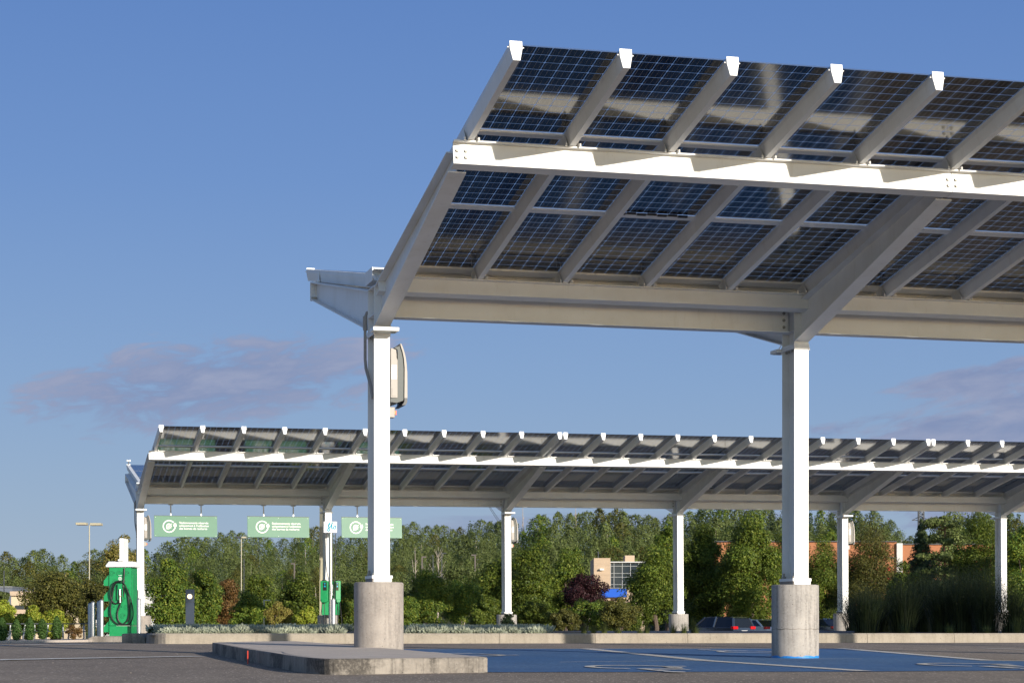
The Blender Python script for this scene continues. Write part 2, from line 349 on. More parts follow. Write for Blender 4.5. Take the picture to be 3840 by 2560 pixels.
def copy_tree(o, parent=None):
    c = o.copy(); C.objects.link(c)
    if parent: c.parent = parent
    for ch in list(o.children): copy_tree(ch, c)
    return c
def rot_pts(pts, z=0): return [Vector((p[0], p[1], z)) for p in pts]

# ------------------------------------------------------------------ ground, kerbs, markings
def sheet(name, xs, ys, hf, m):
    vs = [(x, y, hf(x, y)) for y in ys for x in xs]; nx = len(xs)
    fs = [(j*nx+i, j*nx+i+1, (j+1)*nx+i+1, (j+1)*nx+i) for j in range(len(ys)-1) for i in range(nx-1)]
    me = bpy.data.meshes.new(name); me.from_pydata(vs, [], fs); me.materials.append(m)
    me.polygons.foreach_set('use_smooth', [True]*len(me.polygons))
    return tag(link(name, me), kind='structure')
xs = sorted(set([-1500, -700, -400, -250]+list(np.linspace(-160, 160, 81))+[250, 400, 700, 1500]))
ys = [-60, -30, -10, 0]+list(np.linspace(4, 60, 60))+list(np.linspace(63, 200, 47))
sheet('ground', xs, ys, G, M_asph)
sheet('hill', [-1500, -700, -400]+list(np.linspace(-200, 200, 41))+[400, 700, 1500], [196, 200]+list(np.linspace(210, 420, 22))+[500, 600, 1000, 3000], lambda x, y: hill(x, y)-.03*(y < 198), M_hill)

def ground_poly(name, pts, m, dz, sub=1):
    """flat patch of paint following the ground; pts are ground positions (x, y)"""
    mb = MB(); n = len(pts)
    mb.add([(p[0], p[1], G(p[0], p[1])+dz) for p in pts], [tuple(range(n))])
    o = mb.obj(name, m); return o
def strip(mb, a, b, wd, dz):
    a = Vector(a[:2]); b = Vector(b[:2]); n = (b-a).normalized(); n = Vector((-n.y, n.x))*wd/2
    k = max(1, int((b-a).length/2))
    for i in range(k):
        p = a+(b-a)*i/k; q = a+(b-a)*(i+1)/k
        mb.add([(v.x, v.y, G(v.x, v.y)+dz) for v in (p-n, p+n, q+n, q-n)], [(0, 1, 2, 3)])
P = lambda x, y, dz=0: on_ground(x, y, dz)
# blue painted stalls
bl = [P(1300, 2520), P(1828, 2520), P(3240, 2517), P(3840, 2513), P(4200, 2510), P(4200, 2480), P(3838, 2478), P(3706, 2476), P(3146, 2430.5), P(2200, 2431.5), P(1400, 2433)]
o = ground_poly('blue_stall_paint', [(p.x, p.y) for p in bl], M_blue, .004); tag(o, kind='structure')
mb = MB()
for a, b, wd in (((2199, 2432), (2645, 2477), .22), ((2645, 2477), (3242, 2516.5), .20), ((3146, 2430.5), (3706, 2476.5), .20), ((3706, 2476.5), (4100, 2481), .10),
                 ((1560, 2432.2), (3146, 2430.6), .05), ((2100, 2483), (2645, 2476.6), .05), ((3040, 2470), (3232, 2471), .04), ((3670, 2429.8), (4000, 2440), .10),
                 ((-200, 2481), (0, 2474), .40), ((0, 2474), (380, 2467), .38), ((380, 2467), (746, 2461), .34)):
    strip(mb, P(*a), P(*b), wd, .009)
for (x0, x1, y) in ((-60, 45, 2420.5), (93, 175, 2418.5), (224, 312, 2416), (342, 447, 2411.5)):
    a, b = P(x0, y), P(x1, y-1); strip(mb, a, b, .42, .009)
o = mb.obj('white_road_markings', M_line); tag(o, kind='structure')
# wheelchair symbols, painted flat on the stalls
def ribbon(mb, pts, wd, fn, closed=False):
    pts = [Vector(p) for p in pts]; n = len(pts); out = []
    for i, p in enumerate(pts):
        a = pts[i-1] if (i > 0 or closed) else p; b = pts[(i+1) % n] if (i < n-1 or closed) else p
        d = (b-a).normalized(); nn = Vector((-d.y, d.x))*wd/2; out += [fn(p-nn), fn(p+nn)]
    fs = [(2*i, 2*i+1, 2*i+3, 2*i+2) for i in range(n-1)]
    if closed: fs.append((2*n-2, 2*n-1, 1, 0))
    mb.add(out, fs)
def arc(cx, cy, r, a0, a1, n=24): return [(cx+r*math.cos(R(a0+(a1-a0)*i/n)), cy+r*math.sin(R(a0+(a1-a0)*i/n))) for i in range(n+1)]
mb = MB()
for (x, y, flip, sc) in ((1740, 2455, 1, 1.0), (2400, 2505, -1, 1.0), (2800, 2444, 1, 1.0), (3660, 2496, -1, 1.0)):
    c = P(x, y); U = Vector((CT, ST)); V = Vector((ST, -CT))*flip*sc*-1
    def fn(p, c=c, U=U, V=V): q = Vector((c.x, c.y))+U*p[0]*1.05+V*p[1]*1.6; return (q.x, q.y, G(q.x, q.y)+.012)
    ribbon(mb, arc(0, -.15, .42, 120, 400), .10, fn); ribbon(mb, [(-.12, .75), (-.10, .25), (.30, .22), (.42, -.30), (.62, -.26)], .12, fn)
    ribbon(mb, [(-.10, .48), (.28, .46)], .08, fn); mb.add([fn((-.12+.10*math.cos(a*.524), .93+.10*math.sin(a*.524))) for a in range(12)], [tuple(range(12))])
o = mb.obj('wheelchair_symbols', M_line); tag(o, kind='structure')

# raised island round the near left column
IH = .150
back_edge = [P(860, 2405.5, IH), P(1000, 2403, IH), P(1108, 2402.5, IH), P(1325, 2418, IH), P(1511, 2434, IH), P(1828, 2460, IH)]
foot = [P(1828, 2519.8), P(1640, 2522.5), P(1480, 2525), P(1320, 2527.5), P(1235, 2528), P(1165, 2523.5), P(1090, 2512), P(1000, 2494), P(900, 2474), P(835, 2458.5), P(796, 2449)]
def smooth_path(ps, k=4):
    out = []; n = len(ps)
    for i in range(n-1):
        p0, p1, p2, p3 = [Vector(ps[min(max(j, 0), n-1)]) for j in (i-1, i, i+1, i+2)]
        for q in range(k):
            t = q/k; out.append(.5*((2*p1)+(p2-p0)*t+(2*p0-5*p1+4*p2-p3)*t*t+(3*p1-p0-3*p2+p3)*t**3))
    return out+[Vector(ps[-1])]
ft = smooth_path(foot)
pts = [Vector((p.x, p.y, G(p.x, p.y)+IH)) for p in back_edge[:-1]+ft]
NB = len(back_edge)-1
def island():
    n = len(pts); m = MB(); b = .012
    cx = sum(p.x for p in pts)/n; cy = sum(p.y for p in pts)/n
    def inset(p, d): v = Vector((cx-p.x, cy-p.y)).normalized()*d; return (p.x+v.x, p.y+v.y)
    r0 = [(p.x, p.y, G(p.x, p.y)-.05) for p in pts]; r1 = [(p.x, p.y, p.z-b) for p in pts]; r2 = [(*inset(p, b*1.2), p.z) for p in pts]
    m.add(r0+r1+r2, [(i, (i+1) % n, n+(i+1) % n, n+i) for i in range(n)]+[(n+i, n+(i+1) % n, 2*n+(i+1) % n, 2*n+i) for i in range(n)])
    root = empty('concrete_island', (0, 0, 0), 0, 'low raised concrete island with rounded grimy kerb around the near left column', 'island')
    m.obj('kerb_face', M_conc3, root)
    t = MB(); t.add([(v[0], v[1], v[2]+.001) for v in r2], [tuple(range(n))]); t.obj('island_top', M_slab, root)
    jn = MB()
    path = [inset(pts[i], .16) for i in range(NB+12, n)]
    for a, c in zip(path[:-1], path[1:]):
        d = (Vector(c)-Vector(a)).normalized(); nn = Vector((-d.y, d.x))*.006
        q = [Vector(a)-nn, Vector(a)+nn, Vector(c)+nn, Vector(c)-nn]
        jn.add([(v.x, v.y, G(v.x, v.y)+IH+.004) for v in q], [(0, 1, 2, 3)])
    jn.obj('joint', M_dark, root)
    rp = MB(); a = P(931, 2438, IH)
    rp.box((a.x-.004, a.y-.006, a.z-.075), (.012, .02, .15)); rp.obj('red_paint_mark', M_red, root)
island()

# long planter kerb behind the stalls, parallel to the canopies
def kw(x, wv):                                 # point at canopy coordinate x, wv metres behind the columns
    return Vector((A0[0]+CT*x-ST*wv, A0[1]+ST*x+CT*wv))
KW, KH = 12.25, .185
x_left = -1.10
path = []
for a in np.linspace(0, 90, 9):                # rounded left end
    path.append(kw(x_left-.35-.35*math.sin(R(90-a)), KW+.75*(1-math.sin(R(a)))))
path += [kw(x, KW) for x in np.arange(x_left+.2, 60, 1.83)]
side = [Vector((px(q, y_), y_)) for q, y_ in ((518, 54), (523, 49), (530, 45), (538, 41.5), (546, 39.6))]
path = side+path
kr = empty('planter_kerb', (0, 0, 0), 0, 'long pale concrete kerb with dark joints along the front of the planting bed', 'kerb')
def kerb_run(a, b, gap=.012):
    m = MB(); d = (b-a).normalized(); nn = Vector((-d.y, d.x))*.20; a2 = a+d*gap/2; b2 = b-d*gap/2
    z0, z1 = G(a.x, a.y), G(b.x, b.y)
    z0 = max(z0, .1); z1 = max(z1, .1)
    sec = [(0, -.1), (.015, KH-.03), (.04, KH), (.20, KH), (.20, -.1)]
    vs = [(a2.x+nn.x*s/.2, a2.y+nn.y*s/.2, z0+h) for s, h in sec]+[(b2.x+nn.x*s/.2, b2.y+nn.y*s/.2, z1+h) for s, h in sec]
    m.add(vs, [tuple(range(5))[::-1], tuple(range(5, 10))]+[(i, (i+1) % 5, (i+1) % 5+5, i+5) for i in range(5)]); return m
for i, (a, b) in enumerate(zip(path[:-1], path[1:])):
    kerb_run(a, b, .014 if (i > 14 and i % 2 == 0) else .0).obj('kerb_stone', M_conc2 if i > 11 else M_conc3, kr)
# soil and gravel behind it
def bedz(X, Y):
    wv = back(X, Y); return .125+KH-.035+.085*sstep(KW+1, KW+9, wv)-.02*sstep(30, 45, wv)
gx = list(np.arange(x_left+.2, 62, 1.5)); gw = [KW+.18, KW+.5, KW+1, KW+1.8, KW+3, KW+5, KW+8, KW+12, KW+18, KW+26, KW+38]
def bed(name, x0, x1, m):
    xs_ = [x for x in gx if x0 <= x <= x1+.01]; vs = []; nx = len(xs_); rr_ = (560-1920)/F_PX
    for wv in gw:
        for j_, x in enumerate(xs_):
            if j_ == 0 and x0 == gx[0]: x = (rr_*(A0[1]+wv*CT)-A0[0]+wv*ST)/(CT-rr_*ST)
            p = kw(x, wv); vs.append((p.x, p.y, bedz(p.x, p.y)))
    fs = [(j*nx+i, j*nx+i+1, (j+1)*nx+i+1, (j+1)*nx+i) for j in range(len(gw)-1) for i in range(nx-1)]
    me = bpy.data.meshes.new(name); me.from_pydata(vs, [], fs); me.materials.append(m); return tag(link(name, me), kind='structure')
bed('planting_bed', gx[0], gx[6], M_soil); bed('gravel_bed', gx[6], 61, M_gravel)
# broken end blocks of the kerb at the left
m = MB(); Yb = 39.2
x0, x1 = px(457, Yb), px(545, Yb)
m.prism([(x0, G(x0, Yb)-.05), (x0-.005, G(x0, Yb)+.175), (x0+.06, G(x0, Yb)+.185), (x1-.13, G(x0, Yb)+.19), (x1, G(x0, Yb)+.10), (x1+.01, G(x0, Yb)-.05)], 'y', Yb, Yb+1.6)
tag(m.obj('kerb_block', M_conc3, bevel=.012), 'short chipped grey kerb block between the charger pad and the long kerb', 'kerb')
# pad under the green charger, walk at the far left
m = MB(); Yp = 53.5
a = [px(303, Yp), px(345, Yp), px(520, Yp), px(520, Yp)]
m.add([(a[0], Yp, .06), (a[1], Yp, .06+.16), (a[2], Yp, .06+.16), (a[2], Yp, .0), (a[0], Yp, .0),
       (a[0], Yp+3.5, .06), (a[1], Yp+3.5, .06+.16), (a[2], Yp+3.5, .06+.16), (a[2], Yp+3.5, .0), (a[0], Yp+3.5, .0)],
      [(0,1,2,3,4), (9,8,7,6,5), (0,5,6,1), (1,6,7,2), (2,7,8,3), (3,8,9,4), (4,9,5,0)])
tag(m.obj('charger_pad', M_conc3, bevel=.01), 'raised concrete pad with sloping left end under the green charger', 'kerb')
m = MB()
for (xa, ya, xb, yb) in ((-250, 46, 330, 53),):
    A, B = Vector((px(xa, ya), ya)), Vector((px(xb, yb), yb)); d = Vector((0, 1.0))
    z = .065
    m.add([(A.x, A.y, 0), (B.x, B.y, 0), (B.x, B.y, z+.07), (A.x, A.y, z+.045), (A.x, A.y+30, 0), (B.x, B.y+30, 0), (B.x, B.y+30, z+.10), (A.x, A.y+30, z+.045)],
          [(0,1,2,3), (3,2,6,7), (5,4,7,6), (0,3,7,4), (1,5,6,2)])
tag(m.obj('path', M_slab), kind='structure')

#CANOPY
# ------------------------------------------------------------------ solar canopies
AL = math.atan(.1783); CA, SA = math.cos(AL), math.sin(AL)
BAY, CELL, MOD = 1.0807, .159, 10.97
def wing(front):                               # (x, s down the slope, n out of the glass) -> canopy coordinates
    if front: o, s, n = (0, -6.09, 5.86), (0, CA, -SA), (0, SA, CA)
    else: o, s, n = (0, 6.03, 5.775), (0, -CA, -SA), (0, -SA, CA)
    return Matrix(((1, s[0], n[0], o[0]), (0, s[1], n[1], o[1]), (0, s[2], n[2], o[2]), (0, 0, 0, 1)))
WF, WB = wing(True), wing(False)
RAF = [(.0585, 0), (.0585, -.05), (.033, -.17), (-.033, -.17), (-.0585, -.05), (-.0585, 0)]
def rafter_mesh(W, L, beams):
    m = MB(); m.prism([(x, n) for x, n in RAF], 'y', -.044, L)
    for s in beams:
        for q in (-1, 1): m.prism([(s-.10, -.168), (s+.05, -.168), (s+.05, -.02), (s-.02, -.02)], 'x', q*.063-.003, q*.063+.003)
        for q in (-1, 1):
            for k in (-.075, .03): m.cyl((q*.075, s+k-.03, -.185), .011, .03, 8)
    m.xf(W); return m.mesh('rafter', M_white, bevel=0)
def strip_mesh(W):
    m = MB(); m.box((0, 3, .004), (.10, 6.1, .012)); m.xf(W); return m.mesh('cover_strip', M_dark)
def cap_mesh(W):
    m = MB(); pr = [(.061, .020), (.061, -.052), (.035, -.173), (-.035, -.173), (-.061, -.052), (-.061, .020)]
    m.prism(pr, 'y', -.052, -.045)
    for q in (-1, 1): m.cyl((q*.061, -.03, -.035), .007, .02*q, 6, ax='x')
    m.xf(W); return m.mesh('end_cap', M_cap)
def panel_mesh(W, rows):
    x0, x1 = (BAY-.99)/2, (BAY+.99)/2; s0, s1 = -.022, rows*CELL+.024
    vs = []; uv = []
    for z in (.002, .0034):
        for (x, s) in ((x0, s0), (x1, s0), (x1, s1), (x0, s1)): vs.append((x, s, z)); uv.append(((x-(BAY-6*CELL)/2)/CELL, s/CELL))
    fs = [(0, 1, 2, 3), (7, 6, 5, 4), (0, 4, 5, 1), (1, 5, 6, 2), (2, 6, 7, 3), (3, 7, 4, 0)]
    me = bpy.data.meshes.new('solar_panel'); me.from_pydata([tuple(W.to_3x3()@Vector(v)) for v in vs], [], fs)
    lay = me.uv_layers.new(name='UVMap')
    for p in me.polygons:
        for li, vi in zip(p.loop_indices, p.vertices): lay.data[li].uv = uv[vi]
    me.materials.append(M_panel); return me
def purlin_mesh(W, wd=.105, n0=0.0):
    m = MB(); x0, x1 = .0585, BAY-.0585
    m.prism([(0, n0), (.006, n0-.022), (.02, n0-.024), (wd-.01, n0-.024), (wd, n0)], 'x', x0, x1)
    for k in range(4): m.cyl((x0+.12+k*.24, -.001, n0-.012), .005, -.004, 6, ax='y')
    m.xf(W.to_3x3().to_4x4()); return m.mesh('purlin', M_white)
def zbeam_mesh(W, s, h, L, n0=-.171, fl=.07, bfl=.16):
    m = MB(); t = .008
    m.prism([(s, n0), (s, n0-h), (s+bfl, n0-h), (s+bfl, n0-h+t), (s+t, n0-h+t), (s+t, n0-t), (s+t, n0-t), (s+t, n0)], 'x', 0, L)
    m.prism([(s-fl, n0-.0005), (s-fl, n0-t-.008), (s-fl+.004, n0-t-.008), (s-fl+.004, n0-t), (s-.0005, n0-t), (s-.0005, n0-.0005)], 'x', 0, L)
    m.xf(W); return m
def bolt_mesh():
    m = MB(); m.cyl((0, 0, 0), .021, -.006, 12, ax='y'); m.cyl((0, -.0, 0), .017, .018, 6, ax='y'); m.v = m.v
    n = MB(); n.cyl((0, .018, 0), .009, .016, 10, ax='y')
    m.add(n.v, n.f); return m
H_FL, H_WB, H_D, H_W = .014, .010, .42, .195
def hsec(m, z0, z1):
    m.box((0, H_FL/2, (z0+z1)/2), (H_W, H_FL, z1-z0)); m.box((0, H_D-H_FL/2, (z0+z1)/2), (H_W, H_FL, z1-z0)); m.box((0, H_D/2, (z0+z1)/2), (H_WB, H_D-2*H_FL-.001, z1-z0-.001))
def line_flange(m, a, b, t, wd, up):           # flat bar from a to b in the (y, z) plane
    a = Vector(a); b = Vector(b); d = (b-a).normalized(); nn = Vector((-d.y, d.x))*t*up
    m.prism([tuple(a), tuple(b), tuple(b+nn), tuple(a+nn)], 'x', -wd/2, wd/2)
def column_mesh():
    m = MB(); hsec(m, 1.032, 3.985); return m.mesh('column', M_white)
def base_plate_mesh():
    m = MB(); m.box((0, H_D/2, 1.012), (.255, .47, .036)); m.prism([(-.11, -.035), (.11, -.035), (.11, .455), (-.11, .455)], 'z', .945, .995)
    return m.mesh('base_plate', M_white)
def grout_mesh():
    m = MB(); m.box((0, H_D/2, .968), (.245, .46, .052)); return m.mesh('grout_bed', M_conc)
def plinth_mesh(zb=-.2, zt=.95):
    m = MB(); n = 56; r = .305; rings = [(r, zb), (r, zt-.018), (r-.006, zt-.006), (r-.02, zt)]
    vs = [(q*math.cos(2*math.pi*i/n), H_D/2+q*math.sin(2*math.pi*i/n), z) for q, z in rings for i in range(n)]
    k = len(rings); fs = [tuple(range(n))[::-1], tuple(range((k-1)*n, k*n))]+[(j*n+i, j*n+(i+1) % n, (j+1)*n+(i+1) % n, (j+1)*n+i) for j in range(k-1) for i in range(n)]
    m.add(vs, fs); return m.mesh('concrete_base', M_conc, smooth=True)
def seam_mesh():
    m = MB(); n = 56; vs = [(.3062*math.cos(2*math.pi*i/n), H_D/2+.3062*math.sin(2*math.pi*i/n), z+.006*math.sin(i*1.3)) for z in (.372, .380) for i in range(n)]
    m.add(vs, [(i, (i+1) % n, n+(i+1) % n, n+i) for i in range(n)]); return m.mesh('form_seam', M_conc3)
def splice_mesh():
    m = MB(); m.box((0, H_D/2, 3.999), (.205, .445, .028)); m.box((0, H_D/2, 4.031), (.205, .445, .034)); return m.mesh('splice_plate', M_white)
def splice_bolts_mesh():
    m = MB(); m.cyl((0, 0, 0), .019, -.03, 6); return m.mesh('bolt', M_bolt)
def head_mesh():
    m = MB(); z0 = 4.048
    hsec(m, z0, 4.56); m.box((0, H_D/2, 4.567), (H_W, H_D, .012))
    for q in (-1, 1): m.box((q*.051, H_D/2, 4.222), (.091, H_D-2*H_FL-.002, .012))
    return m.mesh('column_head', M_white)
def arm_mesh():
    m = MB(); m.prism([(-.001, 4.085), (-4.04, 5.098), (-4.0, 5.292), (-.001, 4.535)], 'x', -.005, .005)
    line_flange(m, (-.001, 4.072), (-4.07, 5.085), .014, H_W, -1); line_flange(m, (-.001, 4.538), (-4.0, 5.300), .014, H_W, -1)
    m.xf(Matrix()); return m.mesh('arm', M_white)
def end_plate_mesh():
    m = MB(); m.box((0, 1.905+.014, -.28), (.17, .012, .20)); m.xf(WF); return m.mesh('arm_end_plate', M_white)
def back_arm_mesh():
    m = MB(); e = H_D+.001
    m.prism([(e, 4.09), (4.94, 5.16), (4.94, 5.385), (e, 4.555)], 'x', -.005, .005)
    line_flange(m, (e, 4.075), (4.94, 5.146), .014, H_W, 1); line_flange(m, (e, 4.555), (4.94, 5.388), .014, H_W, 1)
    m.box((0, 4.95, 5.27), (H_W, .014, .28)); return m.mesh('back_arm', M_white)
def ibeam_mesh(L):
    m = MB(); y = H_D/2; z0, z1 = 4.205, 4.60
    m.box((L/2, y, z0+.006), (L, .20, .012)); m.box((L/2, y, z1-.006), (L, .20, .012)); m.box((L/2, y, (z0+z1)/2), (L, .010, z1-z0-.025))
    return m.mesh('tie_beam', M_white)
def gutter_mesh(L):
    m = MB(); m.prism([(.16, 4.65), (.60, 4.65), (.60, 4.815), (.585, 4.815), (.585, 4.665), (.175, 4.665), (.175, 4.815), (.16, 4.815)], 'x', 0, L)
    m.box((-.003, .38, 4.734), (.006, .46, .17)); return m.mesh('gutter', M_white)
def flashing_mesh(L):
    m = MB(); m.prism([(.02, 4.635), (.03, 4.635), (.155, 4.70), (.155, 4.72), (.14, 4.72)], 'x', 0, L); m.prism([(.0, 4.768), (.159, 4.768), (.159, 4.778), (.0, 4.778)], 'x', 0, L); return m.mesh('flashing', M_white)  # the flat second strip is added to stop sun leaking in by the gutter

ms = dict(column=column_mesh(), base_plate=base_plate_mesh(), grout=grout_mesh(), plinth=plinth_mesh(), splice=splice_mesh(), seam=seam_mesh(), sbolts=splice_bolts_mesh(), head=head_mesh(), arm=arm_mesh(), endp=end_plate_mesh(),
          barm=back_arm_mesh(), raf=rafter_mesh(WF, 6.16, (1.90, 5.98)), rafb=rafter_mesh(WB, 5.50, (1.13,)), cap=cap_mesh(WF), capb=cap_mesh(WB),
          pan=panel_mesh(WF, 12), panb=panel_mesh(WB, 11), pur=purlin_mesh(WF), purb=purlin_mesh(WB, .07), rail=purlin_mesh(WF, .16))
ms['plinth2'] = ms['plinth'].copy(); ms['plinth2'].materials[0] = M_concb
ms['bolt'] = bolt_mesh().xf(WF.to_3x3().to_4x4()).mesh('bolt', M_bolt)
ms['bolt_flat'] = bolt_mesh().mesh('bolt', M_bolt)
def Lp(W, x, s, n): return W@Vector((x, s, n))
def canopy(root, frames, bays, back_bays, bolts, plinth_local=0.0):
    fx = [MOD*(i//2)+(5.4915 if i % 2 else 0) for i in range(frames)]
    for i, x in enumerate(fx):
        pb = link('concrete_base', ms['plinth2' if i else 'plinth'], root, (x, 0, 0))
        if i == 1 and bolts: link('form_seam', ms['seam'], pb)
        c = link('column', ms['column'], root, (x, 0, 0)); link('base_plate', ms['base_plate'], c); link('grout_bed', ms['grout'], c)
        link('column_head', ms['head'], root, (x, 0, 0)); s = link('splice_plate', ms['splice'], root, (x, 0, 0))
        for y in ((.06, .15, .27, .36) if bolts and i < 3 else ()): link('bolt', ms['sbolts'], s, (-.062, y, 3.985))
        link('arm', ms['arm'], root, (x, 0, 0)); link('back_arm', ms['barm'], root, (x, 0, 0)); link('arm_end_plate', ms['endp'], root, (x, 0, 0))
        if i < frames:
            xa = x+(.003 if i else -.087); xb = (fx[i+1] if i+1 < frames else MOD*((i+1)//2)+(5.4915 if (i+1) % 2 else 0))-.003
            L = xb-xa
            key = round(L, 3)
            if ('zf', key) not in ms:
                ms['zf', key] = zbeam_mesh(WF, 1.90, .232, L).mesh('front_beam', M_white); ms['zr', key] = zbeam_mesh(WF, 6.0, .18, L).mesh('rear_beam', M_white)
                ms['zb', key] = zbeam_mesh(WB, 1.13, .215, L).mesh('back_beam', M_white); ms['gu', key] = gutter_mesh(L); ms['fl', key] = flashing_mesh(L)
            b = link('front_beam', ms['zf', key], root, (xa, 0, 0)); link('rear_beam', ms['zr', key], root, (xa, 0, 0))
            link('back_beam', ms['zb', key], root, (xa, 0, 0)); link('gutter', ms['gu', key], root, (xa-.0, 0, 0)); link('flashing', ms['fl', key], root, (xa, 0, 0))
            L2 = xb-x-2*.1-.012
            k2 = round(L2, 3)
            if ('ib', k2) not in ms: ms['ib', k2] = ibeam_mesh(L2)
            t = link('tie_beam', ms['ib', k2], root, (x+.106, 0, 0))
            if i < bolts:
                for q in ((-.045, .045) if i == 0 else (.045,)):
                    for n in (-.265, -.335): link('bolt', ms['bolt'], b, Lp(WF, q+(x-xa), 1.898, n))
                for n in (-.265, -.335): link('bolt', ms['bolt'], b, Lp(WF, xb-xa-.045, 1.898, n))
                for z in (4.28, 4.37, 4.46): link('bolt', ms['bolt_flat'], t, Vector((L2-.05, H_D/2-.006, z)))
    for k in range(bays+1+(bays-1)//10):
        mod, j = divmod(k, 11)
        x = mod*MOD+.088+j*BAY
        if mod*10+j > bays: break
        r = link('rafter', ms['raf'], root, (x, 0, 0)); link('end_cap', ms['cap'], r)
    for k in range(bays):
        mod, j = divmod(k, 10); x = mod*MOD+.088+j*BAY
        for row in range(3): link('solar_panel', ms['pan'], root, Lp(WF, x, row*2.056, 0))
        for row in range(2): link('purlin', ms['pur'], root, Lp(WF, x, 1.928+row*2.056, .002))
        link('edge_rail', ms['rail'], root, Lp(WF, x, 6.012, .001))
    for k in range(back_bays+1):
        mod, j = divmod(k, 10); x = mod*MOD+.088+j*BAY
        r = link('rafter', ms['rafb'], root, (x, 0, 0)); link('end_cap', ms['capb'], r)
        if k < back_bays:
            for row in range(3): link('solar_panel', ms['panb'], root, Lp(WB, x, row*1.84, 0))
            for row in range(2): link('purlin', ms['purb'], root, Lp(WB, x, 1.76+row*1.84, .002))
near = empty('solar_canopy', (A0[0], A0[1], 0), TH, 'large white steel canopy of dark solar panels filling the upper right', 'solar canopy')
canopy(near, 6, 27, 5, 3)
m = MB(); m.box((5.6+12, 2.75, .005), (24, 5.5, .006)); m.xf(WB); o = m.obj('solar_panel', M_panel, near); o['kind'] = 'stuff'
FA = (-10.734, 60.668, -.158); FTH = R(14.31)
far = empty('solar_canopy', FA, FTH, 'long low white canopy of solar panels in the distance, behind the planter kerb', 'solar canopy')
far.rotation_euler = (0, -.0054, FTH)
canopy(far, 7, 28, 3, 3)
# the rest of the far back wing is a plain run that only its own neighbours see
m = MB(); m.box((3.0+14, 2.75, .005), (28-0.1, 5.5, .006)); m.xf(WB); o = m.obj('solar_panel', M_panel, far); o['kind'] = 'stuff'
def canopy_pt(root, x, y, z): 
    return root.matrix_basis@Vector((x, y, z))
def canopy_x(root, pxx, y):                    # canopy coordinate along its length seen at photo column pxx
    r = (pxx-1920)/F_PX; X0, Y0 = root.location.x, root.location.y; t = root.rotation_euler.z; c, s = math.cos(t), math.sin(t)
    return (r*(Y0+y*c)-X0+y*s)/(c-r*s)
near.rotation_mode = far.rotation_mode = 'XYZ'
bpy.context.view_layer.update()

# things fixed to the columns: inverters, switches, floodlights, conduits
def inverter_proto():
    r = empty('inverter', (0, 0, 0), 0)
    m = MB(); m.prism([(.105, 3.20), (.192, 3.20), (.192, 3.66), (.180, 3.69), (.180, 3.73), (.172, 3.79), (.115, 3.81), (.105, 3.80)], 'y', -.02, .42); m.obj('housing', M_grey, r, bevel=.004)
    m = MB(); m.prism([(.105, 3.155), (.112, 3.15), (.18, 3.14), (.262, 3.17), (.272, 3.21), (.272, 3.55), (.266, 3.66), (.252, 3.75), (.222, 3.835), (.15, 3.815), (.194, 3.79), (.194, 3.205), (.105, 3.195)], 'y', -.008, .41); m.obj('smoked_cover', M_dgrey, r)
    m = MB(); out = [(.274, 3.20), (.277, 3.57), (.268, 3.68), (.252, 3.76), (.232, 3.82), (.222, 3.865)]; inn = [(.236, 3.862), (.262, 3.80), (.288, 3.71), (.302, 3.62), (.310, 3.50), (.312, 3.20)]
    m.prism(out+inn, 'y', -.03, .43); m.obj('door_shell', M_grey, r)
    m = MB(); m.prism([(.274, 3.198), (.312, 3.198), (.309, 3.15), (.29, 3.115), (.24, 3.112), (.262, 3.135), (.274, 3.16)], 'y', -.03, .43); m.obj('door_foot', M_dark, r)
    m = MB(); m.box((.148, -.0215, 3.515), (.066, .003, .175)); lb = m.obj('label_plate', M_label, r)
    m = MB(); m.box((.148, -.0240, 3.590), (.060, .002, .006)); m.obj('print', M_black, lb)
    m = MB(); m.box((.148, -.0225, 3.27), (.055, .006, .10)); m.obj('terminal_cover', M_grey, r)
    return r
inv = inverter_proto()
def switch_proto():
    r = empty('isolator_switch', (0, 0, 0), 0)
    m = MB(); m.box((.135, .10, 3.03), (.07, .12, .13)); m.obj('box', M_grey, r, bevel=.006)
    m = MB(); m.cyl((.170, .10, 3.03), .028, .012, 14, ax='x'); m.obj('yellow_plate', M_yellow, r)
    m = MB(); m.box((.192, .10, 3.03), (.018, .02, .055)); m.obj('knob', M_red, r); return r
sw = switch_proto()
def light_proto():
    r = empty('floodlight', (0, 0, 0), 0)
    m = MB(); m.prism([(-.155, -.25), (.165, -.25), (.165, -.02), (-.155, -.02)], 'z', 3.985, 4.03); m.obj('housing', M_cap, r, bevel=.004)
    m = MB(); m.box((.005, -.135, 3.983), (.27, .19, .006)); m.obj('lens', mat('lens_glass', (.5,.52,.48), .15), r)
    m = MB(); m.box((0, -.01, 3.975), (.205, .016, .05)); m.box((-.108, .20, 3.985), (.008, .46, .035)); m.tube([(.13, -.03, 4.03), (.10, .02, 4.10)], .006); m.obj('bracket', M_white, r); return r
fl = light_proto()
def conduit_proto():
    r = empty('conduit', (0, 0, 0), 0)
    m = MB(); m.tube([(-.03, .50, 4.32), (-.10, .47, 4.30), (-.125, .45, 4.24), (-.125, .45, 4.10), (-.125, .45, 3.72), (-.12, .42, 3.60), (-.10, .20, 3.36), (-.095, .10, 3.20)], .02, 8)
    m.obj('pipe', M_grey, r, smooth=True); m = MB(); m.cyl((-.125, .45, 4.08), .028, .17, 10); m.obj('coupling', M_grey, r); return r
cd = conduit_proto()
